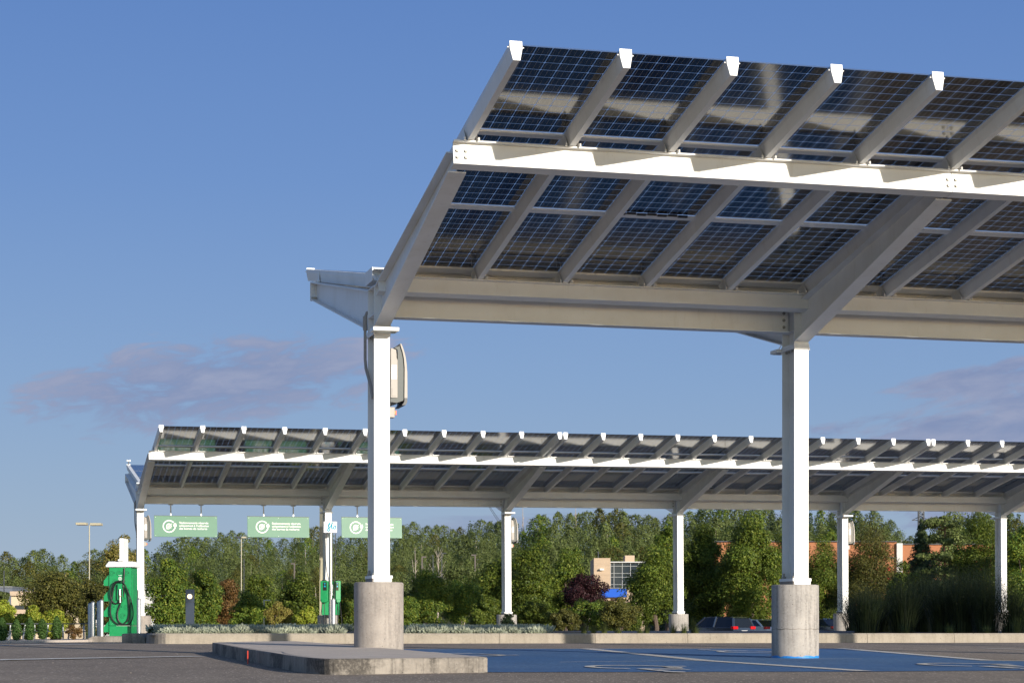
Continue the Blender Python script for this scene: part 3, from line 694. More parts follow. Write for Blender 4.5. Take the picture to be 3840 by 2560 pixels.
def put(proto, root, x, label, cat, group, used=set(), flip=False):
    o = proto if proto.name not in used else copy_tree(proto); used.add(proto.name)
    o.parent = None; o.location = canopy_pt(root, x, H_D if flip else 0, 0); o.rotation_euler = (0, root.rotation_euler.y, root.rotation_euler.z)
    if flip: o.rotation_euler = (0, 0, root.rotation_euler.z+math.pi)
    tag(o, label, cat, group); return o
fxs = [MOD*(i//2)+(5.4915 if i % 2 else 0) for i in range(7)]
put(inv, near, 0, 'large grey inverter with white label on the near left column', 'inverter', 'inverters on the canopy columns')
put(inv, near, fxs[2], 'grey inverter on the near canopy column beyond the right edge', 'inverter', 'inverters on the canopy columns')
for i, t in ((0, 'distant canopy column beside the green charger'), (2, 'distant canopy column right of the near left column'), (4, 'distant canopy column right of the near right column')):
    put(inv, far, fxs[i], 'small grey inverter on '+t, 'inverter', 'inverters on the canopy columns')
    put(sw, far, fxs[i], 'tiny red switch on '+t, 'switch', 'isolator switches on the columns')
    put(fl, far, fxs[i], 'tiny floodlight on '+t, 'light', 'floodlights on the columns')
put(sw, near, 0, 'red and yellow isolator switch under the large inverter on the near left column', 'switch', 'isolator switches on the columns')
put(fl, near, 0, 'flat white floodlight at the top of the near left column', 'light', 'floodlights on the columns')
put(fl, near, fxs[1], 'flat floodlight behind the top of the near right column', 'light', 'floodlights on the columns', flip=True)
for i, t in ((1, 'second'), (3, 'fourth'), (5, 'sixth')):
    put(fl, far, fxs[i], 'small floodlight behind the %s distant canopy column' % t, 'light', 'floodlights on the columns', flip=True)
put(cd, near, 0, 'white bent conduit down the shaded side of the near left column', 'pipe', 'conduits on the columns')
put(cd, far, 0, 'bent grey conduit on the first column of the distant canopy', 'pipe', 'conduits on the columns')
# anchor bolts on the base plates of the near columns, as one child each
for c in near.children:
    if c.name.startswith('column') and 'head' not in c.name and abs(c.location.x) < 6:
        for y in (.02, .37):
            m = MB(); m.box((-.085, y+.02, 1.045), (.045, .045, .03)); m.box((-.085, y+.02, 1.075), (.022, .022, .05)); m.obj('anchor_bolt', M_bolt, c)
# blue paint round the foot of the near right column
m = MB(); c = canopy_pt(near, fxs[1], H_D/2, 0); k = 40; random.seed(4)
vs = []; 
for i in range(k):
    a = 2*math.pi*i/k; vs.append((c.x+.3065*math.cos(a), c.y+.3065*math.sin(a), G(c.x, c.y)-.01))
for i in range(k):
    a = 2*math.pi*i/k; vs.append((c.x+.3065*math.cos(a), c.y+.3065*math.sin(a), .018+.022*random.random()))
m.add(vs, [(i, (i+1) % k, k+(i+1) % k, k+i) for i in range(k)])
M_bluep = mat('bright_blue_paint', (.02,.22,.62), .5); o = m.obj('blue_paint_ring', M_bluep, near); o.matrix_parent_inverse = near.matrix_basis.inverted()

# ------------------------------------------------------------------ hanging signs
def text_mesh(body, size, m, name='lettering', bold=.0):
    cu = bpy.data.curves.new('t', 'FONT'); cu.body = body; cu.size = size; cu.offset = bold; cu.space_line = 1.0; cu.resolution_u = 3
    o = bpy.data.objects.new('t', cu); C.objects.link(o); dg = bpy.context.evaluated_depsgraph_get(); dg.update()
    me = bpy.data.meshes.new_from_object(o.evaluated_get(dg)); bpy.data.objects.remove(o); me.materials.clear(); me.materials.append(m); me.name = name; return me
def to_xz(me, ox, oz, y):                      # lay a flat mesh on an upright face that looks towards -y
    co = np.empty(len(me.vertices)*3); me.vertices.foreach_get('co', co); co = co.reshape(-1, 3)
    new = np.stack([co[:, 0]+ox, np.full(len(co), y), co[:, 1]+oz], 1); me.vertices.foreach_set('co', new.ravel()); me.update(); return me
def plug(m, cx, cz, s, f):
    def pl(pts): m.add([f((cx+p[0]*s, cz+p[1]*s)) for p in pts], [tuple(range(len(pts)))])
    pl([(-.5, .35), (.5, .35), (.5, -.25), (.25, -.6), (-.25, -.6), (-.5, -.25)]); pl([(-.32, .35), (-.12, .35), (-.12, .8), (-.32, .8)]); pl([(.12, .35), (.32, .35), (.32, .8), (.12, .8)])
def emblem(m, cx, cz, r, wd, f):
    ribbon(m, [(cx+p[0], cz+p[1]) for p in arc(0, 0, r, 40, 330, 40)], wd, f)
    e = (cx+r*math.cos(R(330)), cz+r*math.sin(R(330))); ribbon(m, [e, (cx+r*1.03, cz-r*.22)], wd, f)
    plug(m, cx+r*1.0, cz+r*.18, r*.52, f)
    q = r*.46; lf = [(-q, -q), (-q, q*.25)]+[(q*(-.1)+q*.9*math.cos(R(a)), q*.1+q*.9*math.sin(R(a))) for a in range(170, -80, -25)]+[(-q*.2, -q)]
    ribbon(m, [(cx+p[0], cz+p[1]) for p in lf], wd*.55, f, closed=True)
    ribbon(m, [(cx-q, cz-q), (cx+q*1.1, cz+q*1.1)], wd*.4, f)
    for k in (-.45, -.1, .25, .6):
        ribbon(m, [(cx+k*q, cz+k*q), (cx-q*.75, cz+k*q+q*.12)], wd*.35, f); ribbon(m, [(cx+k*q, cz+k*q), (cx+k*q+q*.12, cz-q*.75)], wd*.35, f)
TXT = 'Stationnements réservés\nuniquement à l’utilisation\ndes bornes de recharge'
sign0 = empty('hanging_sign', (0, 0, 0), 0)
SW, SH = 1.825, .61
m = MB(); m.box((0, 0, -SH/2), (SW, .03, SH)); pn = m.obj('sign_panel', M_sign, sign0)
m = MB(); m.box((0, -.0, .006), (SW+.004, .05, .012)); m.obj('top_channel', M_dark, sign0)
m = MB(); f = lambda p: (p[0], -.019, p[1]); emblem(m, -SW/2+.43, -SH/2, .17, .032, f); m.obj('emblem', M_signw, pn)
tm = text_mesh(TXT, .085, M_signw, bold=.0016); to_xz(tm, -SW/2+.72, -.225, -.019); link('lettering', tm, pn)
m = MB()
for x in (-SW/2+.04, 0, SW/2-.04):
    for z in (-.04, -SH+.03): m.cyl((x, -.015, z), .008, .004, 8, ax='y')
m.obj('screws', M_signw, pn)
for x in (-.43, .45):
    m = MB(); m.box((x, 0, .17), (.035, .035, .32)); m.box((x, 0, .34), (.14, .10, .02)); m.obj('hanger', M_galv, sign0)
grp = 'green reserved parking signs hanging under the distant canopy'
for i, (p0, p1, t) in enumerate(((581, 817, 'leftmost, nearest the first column of the distant canopy'), (930, 1162, 'middle one, just left of the slim charging post'), (1282, 1510, 'partly hidden behind the near left column'))):
    xc = canopy_x(far, (p0+p1)/2, H_D/2); o = sign0 if i == 0 else copy_tree(sign0)
    o.location = canopy_pt(far, xc, H_D/2, 3.853); o.rotation_euler = (R(-6), 0, FTH)
    tag(o, 'pale green hanging sign, '+t, 'sign', grp)

# ------------------------------------------------------------------ chargers, bollards
Yc = 54.3; cx = px(450.5, Yc); cz = .225; ks = F_PX/Yc
ch = empty('charging_station', (cx, Yc, cz), R(-3), 'tall bright green charging cabinet with white hood and looped black cable', 'charger')
m = MB(); m.box((0, .35, 1.02), (.575, .70, 1.50)); cab = m.obj('cabinet', M_green, ch, bevel=.004)
m = MB(); m.box((-.005, .35, .13), (.565, .68, .26)); m.obj('base_panel', M_green, ch)
m = MB(); w1, w2 = .365, .31
m.add([(-w1, -.05, 1.785), (w1, -.05, 1.785), (w1, .75, 1.785), (-w1, .75, 1.785), (-w1, -.05, 1.83), (w1, -.05, 1.83), (w1, .75, 1.83), (-w1, .75, 1.83), (-w2, .06, 1.93), (w2, .06, 1.93), (w2, .64, 1.93), (-w2, .64, 1.93)],
      [(0,1,5,4), (1,2,6,5), (2,3,7,6), (3,0,4,7), (4,5,9,8), (5,6,10,9), (6,7,11,10), (7,4,8,11), (8,9,10,11), (3,2,1,0)]); m.obj('hood', M_cap, ch, bevel=.004)
m = MB(); m.box((.03, .28, 2.23), (.10, .56, .60)); m.box((.03, -.02, 1.96), (.17, .02, .05)); m.obj('mast', M_cap, ch, bevel=.006)
m = MB(); m.box((.292, .40, .95), (.012, .5, 1.3)); m.obj('side_panel', M_green, ch)
for k in range(4):
    z = 1.50-.40*k; m = MB(); m.prism([(-.285, z+.12), (-.285, z-.20), (-.44, z-.20), (-.44, z-.07)], 'y', .04, .60); m.obj('louvre', M_green, ch)
m = MB(); f = lambda p: (p[0], -.003, p[1])
for r_ in range(7):
    for c_ in range(3):
        x, z = -.19+.19*c_+(.06 if r_ % 2 else -.03), 1.62-.22*r_
        if abs(x) < .24 and z > .32: ribbon(m, [(x+p[0], z+p[1]) for p in arc(0, 0, .062, 40, 320, 18)], .009, f); ribbon(m, [(x+p[0], z+p[1]) for p in arc(0, 0, .030, 0, 360, 12)], .008, f); plug(m, x+.062, z+.012, .035, f)
m.obj('printed_pattern', M_green2, cab)
m = MB(); f2 = lambda p: (p[0], -.006, p[1]); ribbon(m, [(0+p[0], 1.485+p[1]) for p in arc(0, 0, .042, 0, 360, 20)], .009, f2); ribbon(m, [(0, 1.53), (0, 1.44)], .008, f2)
for dz in (-.022, 0, .022): ribbon(m, [(-.036, 1.485+dz), (.036, 1.485+dz)], .007, f2)
ribbon(m, [(-.045, 1.57), (.045, 1.57)], .01, f2); ribbon(m, [(-.045, 1.405), (.045, 1.405)], .01, f2); m.obj('white_logo', M_signw, cab)
m = MB(); m.box((.02, -.05, 1.27), (.11, .10, .16)); m.box((-.045, -.04, 1.13), (.02, .08, .38)); m.box((.075, -.04, 1.13), (.02, .08, .38)); hs = m.obj('holster', M_green, ch)
m = MB(); m.box((.015, -.045, 1.11), (.10, .05, .12)); m.obj('holster_mouth', M_black, hs)
m = MB(); m.tube([(.015, -.09, 1.20), (.018, -.10, 1.08), (.025, -.10, 1.00)], .030, 10); m.tube([(.025, -.10, 1.0), (.025, -.10, .86)], .020, 8); gun = m.obj('plug_handle', M_steel, ch, smooth=True)
m = MB(); m.cyl((.03, -.128, 1.03), .018, -.01, 10, ax='y'); m.obj('orange_button', M_yellow, gun)
def loop(pts, r=.017):
    # smooth closed-looking cable through the points
    out = []; n = len(pts)
    for i in range(n-1):
        p0, p1, p2, p3 = [Vector(pts[min(max(j, 0), n-1)]) for j in (i-1, i, i+1, i+2)]
        for k in range(6):
            t = k/6; out.append(.5*((2*p1)+(p2-p0)*t+(2*p0-5*p1+4*p2-p3)*t*t+(3*p1-p0-3*p2+p3)*t**3))
    out.append(Vector(pts[-1])); m = MB(); m.tube(out, r, 8); return m
k_ = lambda x, z, y=-.05: ((x-450.5)/ks, y, (2385-z)/ks)
loop([k_(468, 2131, -.03), k_(468, 2150), k_(466, 2180), k_(465, 2200, -.09), k_(466, 2225), k_(455, 2260), k_(444, 2290), k_(443, 2315), k_(452, 2335), k_(472, 2342), k_(492, 2335, -.08), k_(501, 2310, -.06), k_(498, 2270, -.06), k_(485, 2225, -.08), k_(470, 2190, -.12), k_(455, 2180, -.13), k_(432, 2186, -.12), k_(418, 2215, -.08), k_(417, 2240), k_(425, 2258), k_(438, 2264), k_(450, 2255, -.08), k_(454, 2243, -.10)]).obj('cable', M_black, ch, smooth=True)
loop([k_(458, 2181, -.09), k_(440, 2185, -.09), k_(428, 2205), k_(422, 2240), k_(417, 2270), k_(416, 2300), k_(425, 2325), k_(445, 2341), k_(465, 2339), k_(482, 2322), k_(487, 2290), k_(484, 2250), k_(478, 2215), k_(466, 2186, -.09), k_(456, 2181, -.09)]).obj('cable', M_black, ch, smooth=True)

bo = empty('steel_bollard', (0, 0, 0)); m = MB(); m.cyl((0, 0, -.1), .057, 1.08, 20, cap=.05); m.obj('post', M_galv, bo, smooth=True)
gb = 'galvanised bollards round the green charger'
for i, (x, yt, Y, lab) in enumerate(((338, 2259, 55.8, 'leftmost of the bollards beside the green charger, half hidden behind its neighbour'), (349, 2254, 54.2, 'bollard at the left end of the charger pad, standing in front of the leftmost one'), (371, 2251, 55.8, 'bollard half hidden behind the tallest one left of the green charger'), (380.5, 2246, 53.9, 'tall bollard just left of the green charger, front of its pair'), (521, 2241.5, 53.9, 'lone bollard right of the green charger'))):
    o = bo if i == 0 else copy_tree(bo); z1 = pz(yt, Y); zb = .22 if x < 500 else .25; o.location = (px(x, Y), Y, zb); o.scale = (1, 1, (z1-zb)/.98); tag(o, lab, 'bollard', gb)
Yk = 56.5; eb = empty('electrical_box', (px(503, Yk), Yk, 0), 0, 'grey metal box mounted between the green charger and first distant column', 'box')
m = MB(); m.box((0, 0, (pz(2211, Yk)+pz(2293, Yk))/2), (.19, .25, (82)/F_PX*Yk)); m.obj('enclosure', M_galv, eb, bevel=.006); m = MB(); m.box((-.0, .02, pz(2300, Yk)), (.10, .1, .07)); m.obj('cable_gland', M_black, eb)
# square concrete footing of the first distant column
# light bollard
Yl = 43.5; zb = pz(2358, Yl)
lb = empty('light_bollard', (px(711.5, Yl), Yl, zb), R(2), 'slate grey rectangular light post with a lit round lamp in the planter', 'light')
H2 = pz(2208.5, Yl)-zb
m = MB(); m.box((0, .05, H2/2), (.172, .10, H2)); m.obj('post', M_slate, lb, bevel=.002)
m = MB(); m.cyl((0, .004, H2-.145), .058, -.02, 28, ax='y'); m.obj('lamp_ring', M_dark, lb, smooth=True)
M_lamp = mat('lit_lamp', (1, .8, .55), .4); bs = M_lamp.node_tree.nodes['Principled BSDF']; bs.inputs['Emission Color'].default_value = (1, .72, .38, 1); bs.inputs['Emission Strength'].default_value = 1.6
m = MB(); m.cyl((0, -.014, H2-.147), .050, -.012, 24, ax='y'); lp = m.obj('lamp', M_lamp, lb, smooth=True)
M_lamp2 = mat('lit_lamp_core', (1, .9, .75), .4); bs = M_lamp2.node_tree.nodes['Principled BSDF']; bs.inputs['Emission Color'].default_value = (1, .88, .68, 1); bs.inputs['Emission Strength'].default_value = 6
m = MB(); m.cyl((0, -.024, H2-.142), .027, -.008, 20, ax='y'); m.obj('lamp_core', M_lamp2, lp, smooth=True)
m = MB(); m.box((0, -.0012, H2-.262), (.17, .003, .004)); m.box((0, -.002, H2-.252), (.035, .003, .006)); m.obj('seam', M_dark, lb)

# double charger with its own sign at the second distant column
xf = canopy_x(far, 1240, -.42); b0 = canopy_pt(far, xf, -.42, 0); Yf = b0.y; kf = F_PX/Yf
dc = empty('charging_post', (b0.x, b0.y, 0), R(4), 'slim double charging post with blue lettered white sign at the second distant column', 'charger')
q = lambda x, y, d=0: ((x-1240)/kf, d, pz(y, Yf))
def rbox(m, x0, x1, y0, y1, d, t): a = q(x0, y0); b = q(x1, y1); m.box(((a[0]+b[0])/2, d, (a[2]+b[2])/2), (abs(b[0]-a[0]), t, abs(a[2]-b[2])))
m = MB(); m.cyl((0, 0, .3), .058, pz(1996, Yf)-.3, 22); m.obj('mast', M_steel, dc, smooth=True)
m = MB(); rbox(m, 1214, 1263.6, 1955, 1996.5, 0, .20); sb = m.obj('sign_box', M_cap, dc, bevel=.004)
m = MB(); fz = lambda p: ((p[0]-1240)/kf, -.104, pz(p[1], Yf))
for st, wd in (([(1228, 1971), (1232, 1970), (1237, 1966), (1238.5, 1962), (1236, 1960.5), (1233.5, 1964), (1232.5, 1972), (1234, 1980), (1236, 1988), (1234, 1991), (1230, 1990.5), (1228.5, 1986), (1231, 1981), (1235.5, 1978), (1240, 1974), (1243.5, 1968), (1246, 1960), (1247, 1957.5)], 2.6), ([(1247, 1957.5), (1244.5, 1968), (1243.8, 1978), (1245.5, 1982.5), (1249, 1981)], 2.6), ([(1258, 1971), (1254, 1971.5), (1250.5, 1976), (1250.5, 1981), (1254, 1983), (1258, 1980.5), (1259.5, 1975), (1258, 1971), (1259, 1972), (1261.2, 1971.5)], 2.4)):
    # widths are in photo pixels of the lettering strokes
    pts_ = [Vector(p) for p in st]; outv = []
    for i, p in enumerate(pts_):
        d = (pts_[min(i+1, len(pts_)-1)]-pts_[max(i-1, 0)]).normalized(); nn = Vector((-d.y, d.x))*wd*.68; outv += [fz(p-nn), fz(p+nn)]
    m.add(outv, [(2*i, 2*i+1, 2*i+3, 2*i+2) for i in range(len(pts_)-1)])
m.obj('lettering', M_cyan, sb)
m = MB(); rbox(m, 1206, 1272, 2178, 2304, .05, .12); bd = m.obj('back_board', M_green, dc)
m = MB(); fb = lambda p: ((p[0]-1240)/kf, -.014, pz(p[1], Yf))
for col_ in (1234, 1250):
    for r_ in range(6): ribbon(m, [((col_+p[0]-1240)/kf, pz(2190+r_*20+p[1], Yf)) for p in arc(0, 0, 3.0, 30, 320, 12)], .006, lambda p: (p[0], -.014, p[1]))
m.obj('printed_pattern', M_green2, bd)
tm = text_mesh('CIRCUIT', .085, M_signw, bold=.003); co = np.empty(len(tm.vertices)*3); tm.vertices.foreach_get('co', co); co = co.reshape(-1, 3)
tm.vertices.foreach_set('co', np.stack([co[:, 1], -co[:, 0], co[:, 2]], 1).ravel()); to_xz(tm, (1240.5-1240)/kf, pz(2190, Yf), -.075); link('lettering', tm, dc)
for i, (x0, x1) in enumerate(((1203, 1231), (1257, 1276))):
    s = -1 if i == 0 else 1; cxm = ((x0+x1)/2-1240)/kf; wd = (x1-x0)/kf
    u = empty('charger_unit', (cxm, -.06, 0), s*R(12)); u.parent = dc
    m = MB(); z0, z1 = pz(2254, Yf), pz(2177, Yf); m.box((0, 0, (z0+z1)/2), (wd, .16, z1-z0)); m.box((0, -.02, z0+.02), (wd*.7, .18, .10)); m.obj('unit_body', M_green, u, bevel=.01)
    m = MB(); m.box((-.03*s, -.082, z1-.16), (wd*.5, .006, .24)); sc = m.obj('screen', M_screen, u)
    m = MB(); m.box((-.03*s, -.087, z1-.08), (wd*.2, .004, .03)); m.box((-.03*s, -.087, z1-.16), (wd*.22, .004, .045)); m.obj('display_mark', M_cyan, sc)
    m = MB(); m.cyl((0, 0, z1), .07, .03, 12); m.obj('top_knob', M_black, u)
    loop([(0, -.05, z0), (-.03*s, -.10, z0-.3), (-.02*s, -.12, .58), (.05*s, -.12, .45), (.10*s, -.10, .62), (.05*s, -.06, z0)], .010).obj('cable', M_black, u, smooth=True)
loop([q(1229, 2000, -.03), q(1224, 2010, -.05), q(1222, 2060, -.06), q(1224, 2130, -.06), q(1238, 2200, -.12), q(1240, 2246, -.12)], .010).obj('cable', M_black, dc, smooth=True)
loop([q(1258, 2000, -.03), q(1259, 2060, -.06), q(1256, 2150, -.06), q(1255, 2240, -.13)], .010).obj('cable', M_black, dc, smooth=True)
o = copy_tree(bo); o.location = (px(1249.5, Yf-1.1), Yf-1.1, .30); o.scale = (1.12, 1.12, (pz(2241, Yf-1.1)-.30)/.98); tag(o, 'steel bollard standing in front of the slim double charging post', 'bollard', 'bollards by the distant charging post')
Yq = 66.5; m = MB(); m.box((px(1204.5, Yq), Yq, 2.2), (.095, .11, 4.4)); tag(m.obj('utility_pole', M_beigepole), 'square beige post behind the second column of the distant canopy', 'pole')
# weather sensor on the tip of the far back wing
t = Lp(WB, .088, -.02, .02); t = canopy_pt(far, t.x, t.y, t.z); s_ = empty('weather_sensor', t, 0, 'tiny white weather sensor on the left tip of the distant canopy', 'sensor')
m = MB(); m.cyl((0, 0, 0), .02, .09, 8); m.obj('stem', M_dark, s_); m = MB(); m.box((0, 0, .11), (.10, .03, .03)); m.cyl((-.04, 0, .09), .028, .05, 8); m.cyl((.04, 0, .09), .028, .05, 8); m.obj('cups', M_cap, s_)
# cable clips hanging under one panel row of the near canopy
m = MB()
for i in range(7): p = Lp(WF, .088+2*BAY+.12+i*.125, 3.98, -.015+.006*(i % 2)); m.box(p, (.11, .05, .022))
o = m.obj('connector_cables', M_black, near)
#PLACES
# ------------------------------------------------------------------ foliage
rng = np.random.default_rng(11)
def unit(v): return v/np.maximum(np.linalg.norm(v, axis=1, keepdims=True), 1e-9)
def leaves(points, outward, size, up=0.0, aspect=.55, jitter=.9, sd=.3):
    """one diamond leaf per point, facing roughly outward"""
    n = len(points); nrm = unit(outward+jitter*unit(rng.normal(size=(n, 3)))+np.array([0, 0, up]))
    t = unit(np.cross(nrm, rng.normal(size=(n, 3)))); b = np.cross(nrm, t)
    s = (size*np.clip(1+sd*rng.normal(size=(n, 1)), .4, 1.8)); c = points
    return np.stack([c-t*s*.5, c-b*s*.5*aspect, c+t*s*.5, c+b*s*.5*aspect], 1)
def quads(name, Q, m, parent=None):
    n = len(Q); me = bpy.data.meshes.new(name); me.vertices.add(4*n); me.vertices.foreach_set('co', Q.reshape(-1).astype(np.float32))
    me.loops.add(4*n); me.loops.foreach_set('vertex_index', np.arange(4*n, dtype=np.int32)); me.polygons.add(n)
    me.polygons.foreach_set('loop_start', np.arange(0, 4*n, 4, dtype=np.int32)); me.polygons.foreach_set('loop_total', np.full(n, 4, dtype=np.int32))
    me.update(calc_edges=True); me.materials.append(m)
    return link(name, me, parent) if parent is not None else me
def clumps_round(w, h, n, z0=0, fill=.55, low=.25):
    """clump centres through a rounded crown w wide and h high standing at z0, radius shrinking outwards"""
    c = []
    while len(c) < n:
        p = rng.uniform(-1, 1, 3); r = np.linalg.norm(p)
        if r > 1 or r < fill*rng.random(): continue
        if p[2] < -low and rng.random() < .4: continue
        k = 1.0 if p[2] < 0 else (1-.35*p[2]**2)
        c.append((p[0]*w/2*k*.84, p[1]*w/2*k*.84, z0+h*(.5+p[2]*.46)))
    c = np.array(c); th = np.arctan2(c[:, 1], c[:, 0]); p1, p2, p3 = rng.random(3)*6.28; k = 1+.20*np.sin(3*th+p1+c[:, 2]/h*4)+.14*np.sin(5*th+p2-c[:, 2]/h*7)
    c[:, 0] *= k; c[:, 1] *= k; c[:, 2] = z0+(c[:, 2]-z0)*(1+.10*np.sin(2*th+p3)); return c
def crown(centres, rad, nleaf, size, up=.35, flat=.8, **kw):
    k = len(centres); idx = rng.integers(0, k, nleaf); d = unit(rng.normal(size=(nleaf, 3))); r = rad[idx][:, None]*(.45+.62*rng.random((nleaf, 1))**.6)
    pts = centres[idx]+d*r*np.array([1, 1, flat]); mid = centres.mean(0); out = unit(d*1.0+.5*unit(pts-mid)); return leaves(pts, out, size, up=up, **kw)
def trunk_mesh(h, r, centres, nb, m, lean=0, multi=1, name='trunk'):
    mb = MB()
    for q in range(multi):
        a = rng.random()*6.28; off = Vector((math.cos(a), math.sin(a), 0))*(r*1.6 if multi > 1 else 0)
        tip = Vector((lean+off.x*6, off.y*6, h)); pts = [off*.6+(tip-off*.6)*t+Vector((rng.normal()*r*.5, rng.normal()*r*.5, 0))*(t > 0) for t in (0, .25, .5, .75, 1)]
        pts[0].z = -.15; mb.tube(pts, r, 7, r*.35)
        for b in range(nb):
            c = Vector(centres[rng.integers(0, len(centres))]); t = rng.uniform(.35, .95); p = pts[0].lerp(pts[-1], t)
            if c.z < p.z-.1*h: c.z = p.z+.2*h*rng.random()
            mb.tube([p, p.lerp(c, .5)+Vector((0, 0, -.03*h)), c], r*.30, 5, r*.08)
    return mb
def tree(name, label, cat, x, Y, ybase, ytop, wpx, leafm, nleaf, lsize, ncl=40, group=None, bark=None, crown0=.2, rads=.205, multi=1, trunk_r=None, nb=10, up=.35, flat=.8, ground=None, fill=.55, crown_name='crown', **kw):
    """a tree or shrub seen at photo column x from row ybase to ytop, Y metres away"""
    zb = ground if ground is not None else pz(ybase, Y); H = pz(ytop, Y)-zb; W = wpx/F_PX*Y
    r = empty(name, (px(x, Y), Y, zb), rng.random()*6.28, label, cat, group)
    ch = H*(1-crown0); c = clumps_round(W, ch, ncl, H*crown0, fill)
    rad = np.minimum(W, ch)*rads*rng.uniform(.6, 1.15, ncl)
    nleaf = int(nleaf*2.3); lsize *= .62
    quads('leaves', crown(c, rad, nleaf, lsize, up=up, flat=flat, **kw), LM[leafm], r).name = crown_name
    trunk_mesh(H*(crown0+.62*(1-crown0)), trunk_r or H*.018, c, nb, bark or M_bark, multi=multi).obj('trunk' if multi == 1 else 'stems', bark or M_bark, r)
    return r
def spruce(name, label, cat, x, Y, zb, ytop, wpx, leafm, nleaf, lsize, group=None, droop=.35, sparse=1.0, bark=None, crown0=.06):
    H = pz(ytop, Y)-zb; W = wpx/F_PX*Y; r = empty(name, (px(x, Y), Y, zb), rng.random()*6, label, cat, group)
    t = rng.random(nleaf)**.7; z = H*(1-t*(1-crown0)); layers = t*.72+.28*np.round(t*18)/18; a = rng.random(nleaf)*6.28; lobes = .75+.25*np.sin(a*5+layers*40)
    rr = (W/2)*(t*.95+.03)*lobes*np.sqrt(rng.uniform(.15, 1, nleaf)); z = z*.35+H*(1-layers*(1-crown0))*.65-rr*droop
    p = np.stack([rr*np.cos(a), rr*np.sin(a), np.maximum(z, .02*H)], 1); out = np.stack([np.cos(a), np.sin(a), np.full(nleaf, .5)], 1)
    quads('needles', leaves(p, out, lsize, aspect=.4, jitter=.8), LM[leafm], r); m = MB(); m.tube([(0, 0, -.1), (0, 0, H*.97)], H*.018, 7, H*.004); m.obj('trunk', bark or M_bark, r); return r

# the wood on the hillside, one mass of trees
PROF = [(-400, 2075), (0, 2058), (60, 2075), (150, 2050), (220, 2062), (300, 2092), (345, 2048), (400, 2025), (520, 2040), (600, 2050), (640, 2010), (700, 2004), (800, 1985), (840, 1972), (900, 1990), (1000, 2000), (1060, 2005), (1150, 1968), (1260, 1980), (1330, 1985), (1480, 1965), (1545, 1945), (1570, 1962), (1655, 1952), (1700, 1975), (1745, 1945), (1815, 1935), (1860, 1945), (1960, 1930), (2060, 1918), (2115, 1905), (2140, 1915), (2250, 1900), (2330, 1905), (2420, 1915), (2460, 1925), (2520, 1910), (2700, 1895), (2900, 1890), (3100, 1895), (3230, 1900), (3310, 1925), (3350, 1945), (3400, 1985), (3440, 1990), (3500, 1955), (3560, 1915), (3650, 1910), (3800, 1900), (4300, 1905)]
def prof(x): return float(np.interp(x, [p[0] for p in PROF], [p[1] for p in PROF]))
def proto_round(nl, w=.55, ls=.028):
    # one small forest tree, unit height: a tapering, lobed crown filled with leaf flecks
    t = rng.random(nl); a = rng.random(nl)*6.28; q = rng.random(6)*6.28
    R_ = w/2*np.clip(np.sin(np.pi*(.05+.95*t)**.92), 0, 1)**.55*(1+.22*np.sin(3*a+q[0]+t*9)+.18*np.sin(5*a+q[1]-t*17)+.14*np.sin(2*a+q[2]+t*31))
    r = R_*np.sqrt(rng.uniform(.12, 1.08, nl)); z = .03+.97*t+.03*np.sin(4*a+q[3])*(1-t)+.012*rng.normal(size=nl)
    out = np.stack([np.cos(a), np.sin(a), .2+.9*t], 1); return leaves(np.stack([r*np.cos(a), r*np.sin(a), z], 1), out, ls, up=.2, jitter=1.0)
def proto_cone(nl, w=.34, ls=.035):
    t = rng.random(nl)**.55; a = rng.random(nl)*6.28; lay = t*.8+.2*np.round(t*12)/12; rr = w/2*(t**.8+.07)*(.8+.2*np.sin(a*4+lay*30))*np.sqrt(rng.uniform(.2, 1, nl)); z = 1-lay*.92-rr*.3
    p = np.stack([rr*np.cos(a), rr*np.sin(a), np.maximum(z+rng.normal(size=nl)*.012, .02)], 1); return leaves(p, np.stack([np.cos(a), np.sin(a), np.full(nl, .5)], 1), ls, jitter=.8)
protos = [proto_round(3700, w, .027) for w in (.46, .54, .64, .38, .5, .72)]; cones = [proto_cone(2200, w, .028) for w in (.36, .46)]
acc = {'wood': [], 'bush': [], 'needle': [], 'olive': []}; trunks = MB()
for D, off, jit, step in ((352, 0, 16, 38), (318, 42, 22, 40), (286, 88, 24, 42), (255, 132, 26, 48), (226, 180, 26, 56)):
    x = -420
    while x < 4260:
        xx = x+rng.uniform(-12, 12); x += step*rng.uniform(.8, 1.2); Y = D+rng.uniform(-12, 12)
        yt = prof(xx)+off+rng.uniform(0, jit)+(abs(rng.normal())*8 if off == 0 else 0)
        if 3355 < xx < 3440 and off < 50: yt = max(yt, 1990)
        zb = hill(px(xx, Y), Y); H = pz(yt, Y)-zb
        if H < 3: continue
        cone = rng.random() < (.10 if xx < 2500 else .28)
        q = (cones[rng.integers(0, 2)] if cone else protos[rng.integers(0, 6)]); a = rng.random()*6.28; H = min(H, 17)
        wsc = H if cone else min(H, 11)*rng.uniform(.85, 1.25)
        M = np.array([[math.cos(a)*wsc, -math.sin(a)*wsc, 0], [math.sin(a)*wsc, math.cos(a)*wsc, 0], [0, 0, H]])
        Q = q@M.T+np.array([px(xx, Y), Y, pz(yt, Y)-H])
        kind = 'needle' if cone else ('olive' if rng.random() < .08 else ('bush' if rng.random() < .10 else 'wood')); acc[kind].append(Q)
        if not cone and rng.random() < .25: trunks.tube([(px(xx, Y), Y-1.6, zb), (px(xx, Y)+rng.normal()*.3, Y-1.3, zb+H*.8)], .08, 5, .03)
root = tag(empty('forest', (0, 300, 5), 0), 'dense mixed wood of small trees covering the hillside behind everything', 'forest', kind='stuff')
for k, v in acc.items(): o = quads('tree_crowns', np.concatenate(v), LM[k], root); o.location = (0, -300, -5); o['kind'] = 'stuff'
